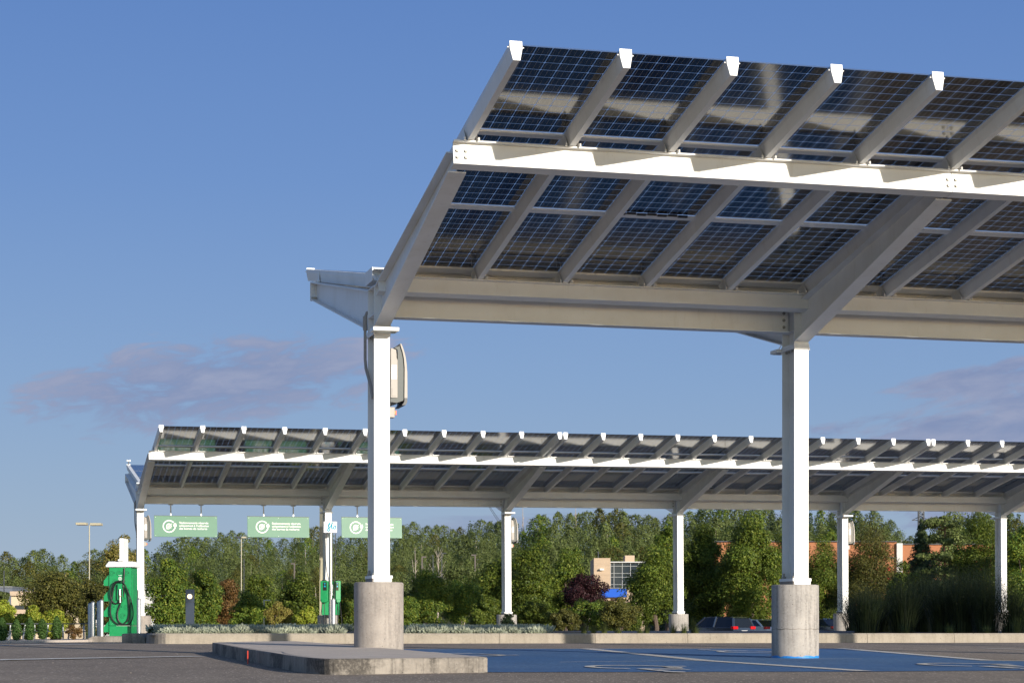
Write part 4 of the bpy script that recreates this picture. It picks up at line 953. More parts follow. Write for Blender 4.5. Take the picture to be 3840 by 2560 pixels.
o = trunks.obj('tree_trunks', M_barkp, root); o.location = (0, -300, -5); o['kind'] = 'stuff'
# bare grey trees standing in front of the wood, and pale poplars above it
def bare(label, x, Y, zb, ytop, spread, n, m, grp=None):
    H = pz(ytop, Y)-zb; mb = MB(); mb.tube([(0, 0, 0), (.02*H, 0, H*.5), (.01*H, 0, H)], H*.013, 6, H*.002)
    for i in range(n):
        t = rng.uniform(.2, .9); a = rng.random()*6.28; l = spread*H*(1.1-t)*rng.uniform(.5, 1); p = Vector((.01*H, 0, H*t)); e = p+Vector((math.cos(a)*l, math.sin(a)*l, l*1.3)); mb.tube([p, p.lerp(e, .5)+Vector((0, 0, -.05*l)), e], H*.005, 4, H*.0015)
    o = mb.obj('bare_tree', m); o.location = (px(x, Y), Y, zb); return tag(o, label, 'tree', grp)
bare('bare grey spreading tree left of the arm lamp poles, in front of the wood', 1640, 212, .5, 2050, .35, 34, M_barkp)
bare('thin pale dead tree just right of the near left column', 1553, 214, .5, 2052, .12, 16, M_barkp)
bare('leafless pale poplar top rising above the wood, left one', 1957, 350, 8, 1895, .08, 20, M_barkp, 'leafless poplars above the wood')
bare('leafless pale poplar top rising above the wood, right one', 2155, 350, 8, 1888, .10, 22, M_barkp, 'leafless poplars above the wood')

# trees and shrubs in the middle distance
T = tree
lot = -.47
T('maple_tree', 'broad dark olive maple left of the beige twin headed lamp', 'tree', 205, 118, 2345, 2150, 245, 'olive', 11000, .20, 60, ground=-.3, crown0=.12)
T('small_tree', 'small dark tree at the left edge in front of the cream building', 'tree', 20, 128, 2350, 2205, 75, 'wood', 4000, .19, 24, ground=-.3, crown0=.3)
T('maple_tree', 'dark maple behind the green charger, right of the beige lamp', 'tree', 372, 112, 2345, 2165, 150, 'olive', 8000, .19, 44, ground=-.3, crown0=.08)
T('tall_tree', 'tall yellowish open crowned tree rising over the green charger and its white mast', 'tree', 455, 215, 2345, 1990, 150, 'gold', 3800, .30, 40, ground=-.3, crown0=.35, fill=.8)
T('ash_tree', 'wide yellow-green tree between the first distant column and the light post', 'tree', 640, 98, 2345, 2115, 190, 'bush', 12000, .16, 60, ground=-.2, crown0=.06, bark=M_barkp, fill=.7)
T('ash_tree', 'yellow-green tree right behind the slate light post', 'tree', 765, 104, 2345, 2135, 150, 'bush', 9500, .17, 50, ground=-.2, crown0=.05, fill=.7)
T('rust_tree', 'small tree with rust brown leaves between light post and charging post', 'tree', 860, 116, 2345, 2170, 130, 'rust', 8000, .17, 44, ground=-.2, crown0=.05)
T('maple_tree', 'green maple behind the middle hanging sign', 'tree', 985, 124, 2345, 2160, 165, 'maple', 9000, .19, 50, ground=-.3, crown0=.05)
T('maple_tree', 'dark round maple just left of the slim charging post', 'tree', 1130, 118, 2345, 2155, 175, 'maple', 10000, .19, 54, ground=-.3, crown0=.05)
T('maple_tree', 'maple between slim charging post and near left column', 'tree', 1325, 126, 2345, 2170, 170, 'wood', 8000, .2, 44, ground=-.3, crown0=.05)
T('leafy_shrub', 'bright green shrub just left of the near concrete base', 'shrub', 1305, 72, 2352, 2195, 130, 'bush', 9000, .10, 48, ground=.36, crown0=.02, multi=4, trunk_r=.02)
T('leafy_shrub', 'gold tinted shrub left of the slim charging post', 'shrub', 1045, 70, 2352, 2270, 110, 'gold', 5500, .09, 34, ground=.36, crown0=.02, multi=4, trunk_r=.018)
T('leafy_shrub', 'lime green shrub at the foot of the slim charging post, on its left', 'shrub', 1150, 69, 2352, 2275, 100, 'lime', 5200, .09, 30, ground=.36, crown0=.02, multi=4, trunk_r=.018)
T('leafy_shrub', 'green shrub halfway between light post and charging post', 'shrub', 925, 72, 2352, 2235, 140, 'bush', 7000, .10, 40, ground=.36, crown0=.02, multi=4, trunk_r=.02)
T('leafy_shrub', 'tall bright shrub just right of the near left column', 'shrub', 1595, 73, 2352, 2140, 190, 'bush', 13000, .105, 60, ground=.36, crown0=.03, multi=5, trunk_r=.025, bark=M_barkp, nb=12)
T('leafy_shrub', 'bright shrub with pale bare branches, second right of the near left column', 'shrub', 1735, 75, 2352, 2150, 170, 'bush', 10000, .105, 50, ground=.36, crown0=.05, multi=6, trunk_r=.025, bark=M_barkp, nb=14)
T('leafy_shrub', 'low dark green shrub left of the third distant column', 'shrub', 1830, 70, 2352, 2235, 150, 'maple', 9000, .10, 46, ground=.36, crown0=.02, multi=4, trunk_r=.02)
T('leafy_shrub', 'low shrub filling the gap right of the near concrete base', 'shrub', 1520, 67, 2352, 2240, 130, 'bush', 7000, .09, 40, ground=.36, crown0=.02, multi=4, trunk_r=.02)
T('willow_tree', 'soft round grey-green tree behind the lamp poles right of the near left column', 'tree', 1730, 150, 2345, 2112, 170, 'wood', 9000, .24, 44, ground=lot, crown0=.1)
T('maple_tree', 'dark maple partly behind the third distant column, on its left', 'tree', 1860, 132, 2345, 2070, 190, 'maple', 12000, .2, 60, ground=lot, crown0=.08)
T('maple_tree', 'rounded dark maple right of the third distant column', 'tree', 1985, 130, 2345, 2060, 200, 'maple', 14000, .2, 64, ground=lot, crown0=.06)
T('maple_tree', 'tall lighter maple left of the tan building', 'tree', 2120, 150, 2345, 2060, 170, 'maple', 10000, .23, 50, ground=lot, crown0=.1)
T('plum_tree', 'dark purple leaved tree in front of the tan building', 'tree', 2200, 120, 2345, 2125, 170, 'plum', 11000, .17, 48, ground=lot, crown0=.12, fill=.7)
T('leafy_shrub', 'open yellow-green shrub below the purple tree', 'shrub', 2200, 74, 2352, 2240, 150, 'bush', 4200, .10, 34, ground=.36, crown0=.1, multi=4, trunk_r=.02, bark=M_barkp, fill=.8)
T('leafy_shrub', 'low dark shrub just right of the third distant column', 'shrub', 2010, 71, 2352, 2255, 190, 'maple', 11000, .10, 50, ground=.36, crown0=.02, multi=4, trunk_r=.02)
T('leafy_shrub', 'low dark shrub under the purple tree, left of the sedge tufts', 'shrub', 2115, 66, 2352, 2290, 150, 'olive', 8000, .09, 40, ground=.36, crown0=.0, multi=4, trunk_r=.02)
T('leafy_shrub', 'dark shrub below the tan building', 'shrub', 2330, 72, 2352, 2235, 150, 'olive', 7000, .10, 40, ground=.36, crown0=.04, multi=4, trunk_r=.02)
T('maple_tree', 'large round maple right of the tan building, left of the fourth distant column', 'tree', 2455, 138, 2345, 2060, 215, 'maple', 16000, .21, 74, ground=lot, crown0=.10, trunk_r=.2)
T('maple_tree', 'bright topped maple behind the fourth distant column', 'tree', 2500, 152, 2345, 1950, 130, 'bush', 7000, .23, 40, ground=lot, crown0=.3)
T('maple_tree', 'maple just right of the fourth distant column, over the dark van', 'tree', 2640, 146, 2345, 1985, 215, 'maple', 21000, .22, 90, ground=lot, crown0=.12, trunk_r=.2)
T('maple_tree', 'tallest dark maple left of the near right column', 'tree', 2820, 142, 2345, 1955, 265, 'maple', 25000, .22, 105, ground=lot, crown0=.10, trunk_r=.2)
T('linden_tree', 'narrow tree between near right column and fifth distant column', 'tree', 3090, 147, 2345, 2022, 205, 'maple', 20000, .17, 84, ground=lot, crown0=.0)
T('linden_tree', 'tall maple between the fifth distant column and the orange building corner', 'tree', 3262, 146, 2345, 1950, 265, 'olive', 27000, .17, 110, ground=lot, crown0=.0, fill=.7)
spruce('spruce_tree', 'dark blue-green spruce right of the white wall strip', 'tree', 3455, 128, lot, 1945, 330, 'needle', 22000, .16)
T('maple_tree', 'shaded maple low between the fifth distant column and the spruce', 'tree', 3390, 124, 2345, 2110, 150, 'maple', 9000, .2, 50, ground=lot, crown0=.0)
T('leafy_shrub', 'dark shrub behind the roofs of the parked cars, right of the fourth distant column', 'shrub', 2650, 160, 2345, 2235, 190, 'maple', 9000, .2, 50, ground=lot, crown0=.0)
T('leafy_shrub', 'dark shrub behind the white sedan', 'shrub', 2790, 165, 2345, 2245, 170, 'olive', 9000, .2, 50, ground=lot, crown0=.0)
T('leafy_shrub', 'shrub filling the gap under the narrow tree right of the near right column', 'shrub', 3140, 150, 2345, 2215, 150, 'maple', 9000, .2, 50, ground=lot, crown0=.0)
T('leafy_shrub', 'dark low shrub left of the large round maple, under the grid window', 'shrub', 2350, 96, 2345, 2265, 120, 'maple', 8000, .13, 46, ground=0, crown0=.0, multi=3, trunk_r=.03)
T('leafy_shrub', 'dark low shrub below the blue band of the tan building', 'shrub', 2262, 95, 2345, 2262, 130, 'maple', 8000, .13, 46, ground=0, crown0=.0, multi=3, trunk_r=.03)
def pine():
    Y = 126; zb = lot; r = empty('pine_tree', (px(3540, Y), Y, zb), 0, 'open pine with orange trunk and flat layered branches beside the spruce', 'tree')
    H = pz(1950, Y)-zb; m = MB(); m.tube([(0, 0, 0), (-.05, 0, H*.35), (.08, 0, H*.6), (.0, 0, H*.8), (.1, 0, H*.97)], .12, 8, .03); c = []
    for k in range(34):
        t = rng.uniform(.22, 1); a = rng.random()*6.28; l = (2.4 if t < .75 else 1.4)*rng.uniform(.5, 1); e = Vector((math.cos(a)*l, math.sin(a)*l, H*t+.15)); m.tube([(0, 0, H*t-.1), (e.x*.5, e.y*.5, H*t), e], .035, 5, .012); c.append(e); c.append(e*.6+Vector((0, 0, H*t*.4+.1)))
    m.obj('trunk', M_pinebark, r); c = np.array([list(v) for v in c]); quads('needles', crown(c, np.full(len(c), .5)*rng.uniform(.7, 1.2, len(c)), 9000, .17, flat=.42), LM['wood'], r)
pine()
T('maple_tree', 'bushy maple left of the sixth distant column', 'tree', 3680, 124, 2345, 1925, 270, 'maple', 21000, .17, 84, ground=lot, crown0=.0)
T('maple_tree', 'dark leafy tree directly behind the near right column', 'tree', 2960, 150, 2345, 2000, 200, 'maple', 18000, .18, 80, ground=lot, crown0=.05)
T('leafy_shrub', 'broad dark hedge-like shrub behind the tall grasses under the pine', 'shrub', 3520, 90, 2345, 2190, 330, 'needle', 20000, .13, 80, ground=0, crown0=.0, multi=4, trunk_r=.03)
T('leafy_shrub', 'dark shrub behind the grasses at the foot of the sixth distant column', 'shrub', 3740, 88, 2345, 2170, 260, 'maple', 16000, .13, 70, ground=0, crown0=.0, multi=4, trunk_r=.03)
T('leafy_shrub', 'dark low shrub behind the grasses right of the fifth distant column', 'shrub', 3290, 92, 2345, 2250, 220, 'maple', 13000, .13, 60, ground=0, crown0=.0, multi=4, trunk_r=.03)
T('maple_tree', 'light green maple at the right edge, right of the sixth distant column', 'tree', 3850, 118, 2345, 1925, 190, 'bush', 13000, .19, 60, ground=lot, crown0=.04)
T('background_tree', 'pale grey-green round tree behind the pine', 'tree', 3560, 190, 2345, 1925, 170, 'wood', 7000, .30, 40, ground=-.2, crown0=.1)
T('leafy_shrub', 'lime shrub at the left edge of the view', 'shrub', 10, 61, 2390, 2245, 120, 'lime', 7500, .11, 44, ground=.05, crown0=.05, multi=4, trunk_r=.02)
T('leafy_shrub', 'lime shrub behind the rails, left of the tall bollards', 'shrub', 120, 60, 2390, 2286, 110, 'lime', 6000, .11, 36, ground=.05, crown0=.05, multi=4, trunk_r=.02)
T('leafy_shrub', 'lime shrub behind the rails, nearest the bollards', 'shrub', 198, 60.5, 2390, 2289, 105, 'lime', 6000, .11, 36, ground=.05, crown0=.05, multi=4, trunk_r=.02)
T('dry_shrub', 'thin reddish brown twiggy shrub between cedars and bollards', 'shrub', 275, 53.5, 2398, 2336, 70, 'rust', 900, .06, 26, ground=.12, crown0=.1, multi=7, trunk_r=.008, nb=8, bark=M_pinebark, fill=.8)
ords = ['leftmost', 'second', 'third', 'fourth', 'rightmost']
for i, (x, yt) in enumerate(((8, 2318), (62, 2325), (112, 2318), (159, 2322), (213, 2312))):
    Y = 49.5+i*.9; zb = .11+i*.012; H = pz(yt, Y)-zb; r = empty('cedar_shrub', (px(x, Y), Y, zb), 0, '%s small upright cedar in front of the rails' % ords[i], 'shrub', 'small upright cedars along the walk')
    n = 2600; t = rng.random(n); a = rng.random(n)*6.28; rr = .12*np.sin(np.clip(t*2.6+.45, 0, 3.05))**.8*np.sqrt(rng.uniform(.1, 1.25, n))*(1+.28*np.sin(a*3+t*23)*np.sin(t*17+i)); p = np.stack([rr*np.cos(a), rr*np.sin(a), .02+t*H], 1)
    quads('foliage', leaves(p, np.stack([np.cos(a), np.sin(a), np.full(n, .9)], 1), .055, aspect=.3), LM['cedar'], r); m = MB(); m.tube([(0, 0, 0), (0, 0, H*.8)], .012, 5, .004); m.obj('stem', M_bark, r)
# picnic rails of dark planks on bent grey legs
rl = empty('leaning_rail', (px(150, 56.5), 56.5, .1), R(4), 'long dark plank rails on bent galvanised legs behind the cedars', 'rail')
kk = F_PX/56.5
def rx(x): return (x-150)/kk
m = MB(); z1 = pz(2337, 56.5)-.1; m.box((rx(110), 0, z1), (500/kk, .20, .03)); m.obj('top_plank', M_dark, rl)
m = MB(); z2 = pz(2366, 56.5)-.1; m.box((rx(95), -.28, z2), (460/kk, .14, .025)); m.obj('seat_plank', M_dark, rl)
for i, x in enumerate((-40, 40, 95, 130, 180, 235, 262, 312)):
    m = MB(); s_ = 1 if i % 2 else -1; m.tube([(rx(x), 0, z1), (rx(x)+.01*s_, -.05, z1*.6), (rx(x)+.03*s_, -.18, .06), (rx(x)-.02*s_, -.26, 0)], .022, 8); m.obj('leg', M_galv, rl, smooth=True)

# silver-leaved ground shrubs, sedges and tall grasses in the bed
def silver(x, Y, w, h, lab):
    zb = bedz(px(x, Y), Y); n = 950; a = rng.random(n)*6.28; rr = np.sqrt(rng.random(n))*w/2; zz = h*(1-(rr/(w/2))**2*.55)*rng.uniform(.35, 1, n)
    b = np.stack([rr*np.cos(a)*.75, rr*np.sin(a)*.75, zz*.2], 1); tip = np.stack([rr*np.cos(a)*1.1, rr*np.sin(a)*1.1, zz], 1)+rng.normal(size=(n, 3))*.012
    d = unit(tip-b); sd_ = unit(np.cross(d, rng.normal(size=(n, 3)))); wv = .012; mid = b+(tip-b)*.65
    Q = np.stack([b+(tip-b)*.35, mid-sd_*wv, tip, mid+sd_*wv], 1); o = link('silver_shrub', quads('silver_shrub', Q, LM['silver'])); o.location = (px(x, Y), Y, zb); tag(o, lab, 'shrub', 'silver-leaved low shrubs behind the kerb'); return o
names = ['first', 'second', 'third', 'fourth', 'fifth', 'sixth', 'seventh', 'eighth', 'ninth', 'tenth', 'eleventh', 'twelfth', 'thirteenth', 'fourteenth', 'fifteenth', 'sixteenth', 'seventeenth', 'eighteenth', 'nineteenth', 'twentieth']
sx = [640, 702, 775, 832, 905, 960, 1020, 1075, 1140, 1200, 1255, 1610, 1660, 1725, 1790, 1850, 1905, 1960, 2010, 1560]
for i, x in enumerate(sorted(sx)):
    Yk_ = 37.6+.2586*(px(x, 38)+4.3)+.75
    silver(x, Yk_-.12+rng.uniform(0, .35), .44*rng.uniform(.85, 1.15), .19*rng.uniform(.85, 1.2), '%s silvery low shrub behind the kerb, counting from its left end' % names[i])
def back_row():
    Q = []
    for x in np.arange(600, 2040, 26):
        Y = 37.6+.2586*(px(x, 38)+4.3)+rng.uniform(1.8, 5); n = 300; w_, h = .55, .21; a = rng.random(n)*6.28; rr = np.sqrt(rng.random(n))*w_/2; zz = h*rng.uniform(.4, 1, n)
        if 1280 < x < 1560: continue
        c = np.array([px(x, Y), Y, bedz(px(x, Y), Y)]); b = c+np.stack([rr*np.cos(a)*.75, rr*np.sin(a)*.75, zz*.2], 1); tip = c+np.stack([rr*np.cos(a)*1.1, rr*np.sin(a)*1.1, zz], 1)
        s_ = unit(np.cross(tip-b, rng.normal(size=(n, 3))))*.014; mid = b+(tip-b)*.6; Q.append(np.stack([b, mid-s_, tip, mid+s_], 1))
    return tag(link('ground_cover', quads('ground_cover', np.concatenate(Q), LM['silver'])), 'grey-green ground cover filling the bed behind the silvery shrubs', 'ground cover', kind='stuff')
back_row()
def tuft(name, lab, grp, x, Y, h, w, n, wd, m='grass', zb=None, plume=False, cat='grass'):
    zb = bedz(px(x, Y), Y) if zb is None else zb; a = rng.random(n)*6.28; l = rng.uniform(.55, 1, n); sp_ = w/2*rng.uniform(.05, 1, n)**1.3; Q = []; seg = 4
    rb = .20*w*rng.random(n); base = np.stack([np.cos(a)*rb, np.sin(a)*rb, np.zeros(n)], 1); side = np.stack([-np.sin(a), np.cos(a), np.zeros(n)], 1); prev = base; pw = wd
    for k in range(1, seg+1):
        t = k/seg; cur = np.stack([np.cos(a)*sp_*t**1.7, np.sin(a)*sp_*t**1.7, h*l*(t-.22*t*t*(sp_/(w/2)))], 1)+base; cw = wd*(1-t)+.0006; Q.append(np.stack([prev-side*pw/2, prev+side*pw/2, cur+side*cw/2, cur-side*cw/2], 1)); prev = cur; pw = cw
    if plume:
        k = n*5; i = rng.integers(0, n, k); p = prev[i]*rng.uniform(.70, 1.06, (k, 1)); Q.append(leaves(p+rng.normal(size=(k, 3))*.05, unit(rng.normal(size=(k, 3))), .030, aspect=.25))
    o = link(name, quads(name, np.concatenate(Q), LM[m])); o.location = (px(x, Y), Y, zb); return tag(o, lab, cat, grp)
sg = [2225, 2265, 2318, 2400, 2425, 2525, 2565, 2600, 2730-120, 2190]
for i, x in enumerate(sorted(sg)):
    Y = 37.6+.2586*(px(x, 39)+4.3)+.9+rng.uniform(0, .5); tuft('sedge_tuft', '%s small yellow-green sedge tuft on the kerb, counting from the left' % names[i], 'sedge tufts behind the kerb', x, Y, .26*rng.uniform(.7, 1.6), .30, 130, .007)
for x_, h_ in ((3395, .30), (3560, .26), (3812, .45), (3700, .25)):
    tuft('grass_tuft', '%s light green tuft in front of the tall dark grasses' % {3395: 'leftmost', 3560: 'second', 3700: 'third', 3812: 'rightmost'}[x_], 'sunlit tufts before the tall grasses', x_, 43.2, h_, .4, 120, .008)  # paler tufts put in for the sunlit bottoms of the tall grasses
gl = [(3245, 44.5, 1.15), (3305, 46, 1.0), (3385, 45, 1.35), (3465, 46.5, 1.45), (3535, 45.5, 1.4), (3612, 45, 1.5), (3700, 44.5, 1.5), (3800, 44, 1.2), (3150+60, 49, .9), (3430, 49, 1.5), (3580, 49, 1.6), (3660, 49, 1.6)]
for i, (x, Y, h) in enumerate(sorted(gl)):
    tuft('tall_grass', '%s tall dark clump of ornamental grass from the left, in the gravel bed' % names[i], 'tall ornamental grasses in the gravel bed', x, Y+.6, h*1.05, 1.5, 520, .013, 'shaded_grass', plume=True)
for i, (x, lab) in enumerate(((1905, 'small dark leafy sprig in front of the third distant concrete base'), (575, 'small dark sprig on the planter near the broken kerb block'))):
    T('leafy_sprig', lab, 'plant', x, 50 if i == 0 else 40, 2352, 2300 if i == 0 else 2350, 60 if i == 0 else 38, 'needle', 900, .06, 20, ground=.36 if i == 0 else .30, crown0=.05, multi=4, trunk_r=.008, nb=4, fill=.8)

# ------------------------------------------------------------------ parked vehicles
def vehicle(name, label, x, Y, rz, L_, W_, H_, paint, suv=False, grp='cars parked in the lot behind'):
    r = empty(name, (px(x, Y), Y, lot+(0 if suv else .20)), rz, label, 'car', grp)       # local +x is the nose, rear at -L/2
    h = H_; b = .62*h if suv else .64*h                              # belt line
    if suv: pr = [(-L_/2, .35), (-L_/2-.02, .75), (-L_/2+.05, b), (L_*.18, b), (L_*.26, b*.97), (L_*.47, b*.82), (L_/2, b*.62), (L_/2, .32), (L_*.3, .25), (-L_*.3, .25)]; gh = [(-L_/2+.06, b), (-L_/2+.28, h-.10), (-L_/2+.55, h-.02), (0, h), (L_*.10, h-.06), (L_*.27, b)]
    else: pr = [(-L_/2, .35), (-L_/2-.03, .72), (-L_/2+.06, b*1.02), (-L_*.32, b*1.06), (L_*.18, b), (L_*.42, b*.86), (L_/2, b*.66), (L_/2, .3), (L_*.3, .22), (-L_*.3, .22)]; gh = [(-L_*.40, b*1.03), (-L_*.20, h-.06), (-L_*.08, h), (L_*.06, h-.02), (L_*.26, b)]
    def loft(poly, w0, w1, zt):
        m = MB(); n = len(poly); vs = []
        for s in (-1, 1): vs += [(p[0], s*(w0+(w1-w0)*max(0, min(1, (p[1]-zt[0])/(zt[1]-zt[0])))), p[1]) for p in poly]
        m.add(vs, [tuple(range(n))[::-1], tuple(range(n, 2*n))]+[(i, (i+1) % n, (i+1) % n+n, i+n) for i in range(n)]); return m
    loft(pr, W_/2, W_/2*.96, (.3, b)).obj('body', paint, r, bevel=.035); g = loft(gh, W_/2*.93, W_/2*.70, (b, h)); g.obj('cabin_glass', M_screen, r, bevel=.02)
    rf = [(p[0], p[1]+.012) for p in gh if p[1] > h*.88]; m = MB(); n = len(rf); vs = [(p[0], s*W_/2*.72, p[1]) for s in (-1, 1) for p in rf]; m.add(vs+[(v[0], v[1], v[2]-.05) for v in vs], [(i, i+1, n+i+1, n+i) for i in range(n-1)]+[(2*n+i, 3*n+i, 3*n+i+1, 2*n+i+1) for i in range(n-1)]+[(i, 2*n+i, 2*n+i+1, i+1) for i in range(n-1)]+[(n+i, n+i+1, 3*n+i+1, 3*n+i) for i in range(n-1)]); m.obj('roof', paint, r)
    for s in (-1, 1):
        m = MB()
        for p0, p1 in ((gh[0], gh[1]), (gh[-2], gh[-1])) + ((((gh[0][0]+gh[-1][0])/2, b), ((gh[0][0]+gh[-1][0])/2-.05, h)),): m.tube([(p0[0], s*W_/2*(.935 if p0[1] <= b*1.08 else .72), p0[1]), (p1[0], s*W_/2*(.935 if p1[1] <= b*1.08 else .72), p1[1])], .065, 6)
        m.obj('pillar', paint, r)
        m = MB(); m.box((-L_/2+.10, s*W_*.40, b*.93 if not suv else b*.97), (.26, W_*.22, .17)); m.obj('tail_light', M_tail, r, bevel=.02)
        for q in (-1, 1):
            m = MB(); m.cyl((q*L_*.30, s*(W_/2-.20), .33), .33, .21*s, 22, ax='y'); wl = m.obj('wheel', M_black, r); m = MB(); m.cyl((q*L_*.30, s*(W_/2+.012), .33), .2, .01*s, 12, ax='y'); m.obj('rim', M_steel, wl)
    m = MB(); m.box((-L_/2-.02, 0, .62 if not suv else .80), (.02, .5, .13)); m.obj('number_plate', M_label, r); return r
M_tail = mat('tail_lamp_red', (.60,.01,.015), .2)
P_blue = mat('dark_blue_car_paint', (.025,.032,.05), .22, coat=1); P_white = mat('white_car_paint', (.72,.72,.72), .3, coat=1); P_grey = mat('grey_car_paint', (.10,.11,.13), .3, .4, coat=1); P_black = mat('black_car_paint', (.012,.012,.015), .2, coat=1)
vehicle('parked_van', 'dark blue-grey tall car just right of the fourth distant column', 2693, 132, R(128), 4.7, 1.88, 1.72, P_blue, True)
vehicle('parked_sedan', 'white sedan with red tail lights left of the near right column', 2838, 140, R(118), 4.6, 1.8, 1.40, P_white)
vehicle('parked_sedan', 'black car hidden behind the white sedan and the near right column', 2898, 148, R(128), 4.6, 1.8, 1.50, P_black)
vehicle('parked_sedan', 'dark sedan just right of the near right column', 3085, 138, R(118), 4.6, 1.8, 1.44, P_black)
vehicle('parked_sedan', 'dark sedan behind the leftmost tall grass', 3238, 136, R(122), 4.6, 1.8, 1.44, P_grey)
vehicle('parked_sedan', 'white car glimpsed between the tall grasses near the sixth distant column', 3665, 140, R(100), 4.6, 1.8, 1.44, P_white)

# ------------------------------------------------------------------ buildings
M_tan = mat('tan_stone_cladding', (.50,.37,.25), .8, noise=[(1.2, (.42,.31,.21), .4, .7, (.3, .3, 6)), (6, (.56,.43,.31), .55, .7, (.3, .3, 5))])
M_brick = mat('orange_brick', (.40,.165,.075), .85, noise=(4, (.33,.13,.06), .35, .7, (1, 1, 5)))
M_cream = mat('cream_stucco', (.62,.50,.34), .85); M_trim = mat('tan_cornice', (.50,.38,.27), .8); M_bglass = mat('dark_window_glass', (.03,.04,.05), .08); M_bluesign = mat('blue_sign_band', (.01,.10,.55), .4); M_roofw = mat('pale_roof', (.55,.54,.52), .6)
def build(m, Y, x0, x1, y0, y1, depth, dY=0): a, b = px(x0, Y), px(x1, Y); z0, z1 = pz(y1, Y), pz(y0, Y); m.box(((a+b)/2, depth/2+dY, (z0+z1)/2), (b-a, depth, z1-z0)); return m
Y = 172; r = empty('office_building', (0, Y, 0), 0, 'tan stone building with grid window and blue band between purple tree and maple', 'building'); r.location = (0, Y, 0)
build(MB(), Y, 2227, 2289, 2091, 2380, 8).obj('wall', M_tan, r); build(MB(), Y, 2289, 2420, 2106, 2380, 8, .6).obj('wall', M_trim, r)
g = build(MB(), Y, 2290, 2420, 2110, 2204, .2, .35).obj('window', M_bglass, r); m = MB()
for x in (2290, 2303, 2334, 2365, 2396): build(m, Y, x-1, x+1.2, 2108, 2204, .1, .28)
for y in (2108, 2121, 2148, 2162, 2190, 2203): build(m, Y, 2290, 2420, y-.8, y+.8, .08, .29)
m.obj('window_frame', M_galv, g); build(MB(), Y, 2289, 2420, 2104, 2108, .5, .1).obj('cornice', M_roofw, r)
build(MB(), Y, 2255, 2350, 2207, 2238, .3, -.35).obj('blue_band', M_bluesign, r); build(MB(), Y, 2249, 2264, 2131, 2137, .3, -.3).obj('wall_lamp', M_cap, r); build(MB(), Y, 2349, 2385, 2078, 2106, 3, 2).obj('roof_unit', M_trim, r)
Y = 205; r = empty('retail_building', (0, Y, 0), 0, 'long orange brick building with white wall strip behind the right hand trees', 'building')
build(MB(), Y, 2680, 3362, 2030, 2400, 14).obj('wall', M_brick, r); build(MB(), Y, 3382, 3760, 2040, 2400, 14).obj('wall', M_brick, r); build(MB(), Y, 3361, 3383, 2036, 2400, 14, -.3).obj('white_strip', M_roofw, r)
build(MB(), Y, 2680, 3362, 2027, 2031, 14.3, -.2).obj('parapet', M_dark, r); build(MB(), Y, 3382, 3760, 2037, 2041, 14.3, -.2).obj('parapet', M_dark, r)
build(MB(), Y, 2860, 2906, 2018, 2028, 2, 3).obj('roof_unit', M_roofw, r); build(MB(), Y, 3300, 3362, 2087, 2090, .1, -.1).obj('joint_line', M_dark, r)
for (a, b, c_, d) in ((3318, 3337, 2132, 2142), (3324, 3334, 2125, 2133), (3325, 3335, 2165, 2172)): build(MB(), Y, a, b, c_, d, .3, -.4).obj('red_sign', M_red, r)
build(MB(), Y, 3450, 3535, 2090, 2122, 2, -2.2).obj('awning', mat('pink_awning', (.50,.20,.22), .7), r); build(MB(), Y, 3445, 3545, 2124, 2150, .3, -.5).obj('window', M_bglass, r)
Y = 152; r = empty('cream_building', (0, Y, 0), 0, 'low cream building with tan cornice bands at the far left', 'building')
build(MB(), Y, 42, 215, 2216, 2400, 10).obj('wall', M_cream, r); build(MB(), Y, 40, 217, 2216, 2232, 10.4, -.25).obj('cornice', M_trim, r); build(MB(), Y, 42, 215, 2284, 2300, .4, -.3).obj('cornice', M_trim, r); build(MB(), Y, 60, 110, 2268, 2283, .2, -.12).obj('window', M_bglass, r)
Y = 182; r = empty('grey_shed', (0, Y, 0), 0, 'small grey ribbed metal shed at the left edge above the cream building', 'building'); build(MB(), Y, -60, 46, 2199, 2400, 8).obj('wall', M_slate, r); build(MB(), Y, -62, 48, 2197, 2201, 8.3, -.15).obj('roof_edge', M_galv, r)
Y = 185; r = empty('white_building', (0, Y, 0), 0, 'low white roofed building glimpsed behind the first distant column', 'building'); build(MB(), Y, 330, 590, 2190, 2400, 8).obj('wall', M_roofw, r); build(MB(), Y, 328, 592, 2188, 2192, 8.4, -.2).obj('parapet', M_galv, r)

# ------------------------------------------------------------------ lamp posts, signal, pylon, crane
def post(m, x, Y, y0, y1, r_): m.cyl((px(x, Y), Y, pz(y1, Y)), r_, pz(y0, Y)-pz(y1, Y), 10)
def twin(label, x, Y, yt, w, grp):
    m = MB(); r = empty('lamp_post', (0, 0, 0), 0, label, 'lamp post', grp); post(m, x, Y, yt+6, 2380, w/F_PX*Y/2); m.obj('pole', M_beigepole, r)
    for (a, b) in ((-45, -6), (1, 42)):
        m = MB(); z = pz(yt+2, Y); m.box(((px(x+a, Y)+px(x+b, Y))/2, Y+(.4 if a > 0 else -.2), z), (px(x+b, Y)-px(x+a, Y), .8, 9/F_PX*Y)); m.obj('lamp_head', M_beigepole, r, bevel=.02)
twin('tall beige twin headed lamp post left of the green charger', 335, 140, 1962, 4.2, 'beige twin headed lamp posts')
r = empty('lamp_post', (0, 0, 0), 0, 'smaller beige twin headed lamp post under the middle hanging sign', 'lamp post', 'beige twin headed lamp posts'); m = MB(); post(m, 905, 190, 2018, 2380, .045); m.obj('pole', M_beigepole, r)
for a, b in ((-17, -3), (2, 18)):
    m = MB(); Y = 190; m.box(((px(905+a, Y)+px(905+b, Y))/2, Y, pz(2014, Y)), (px(b, Y)-px(a, Y), .5, 6/F_PX*Y)); m.obj('lamp_head', M_beigepole if a > 0 else M_dark, r)
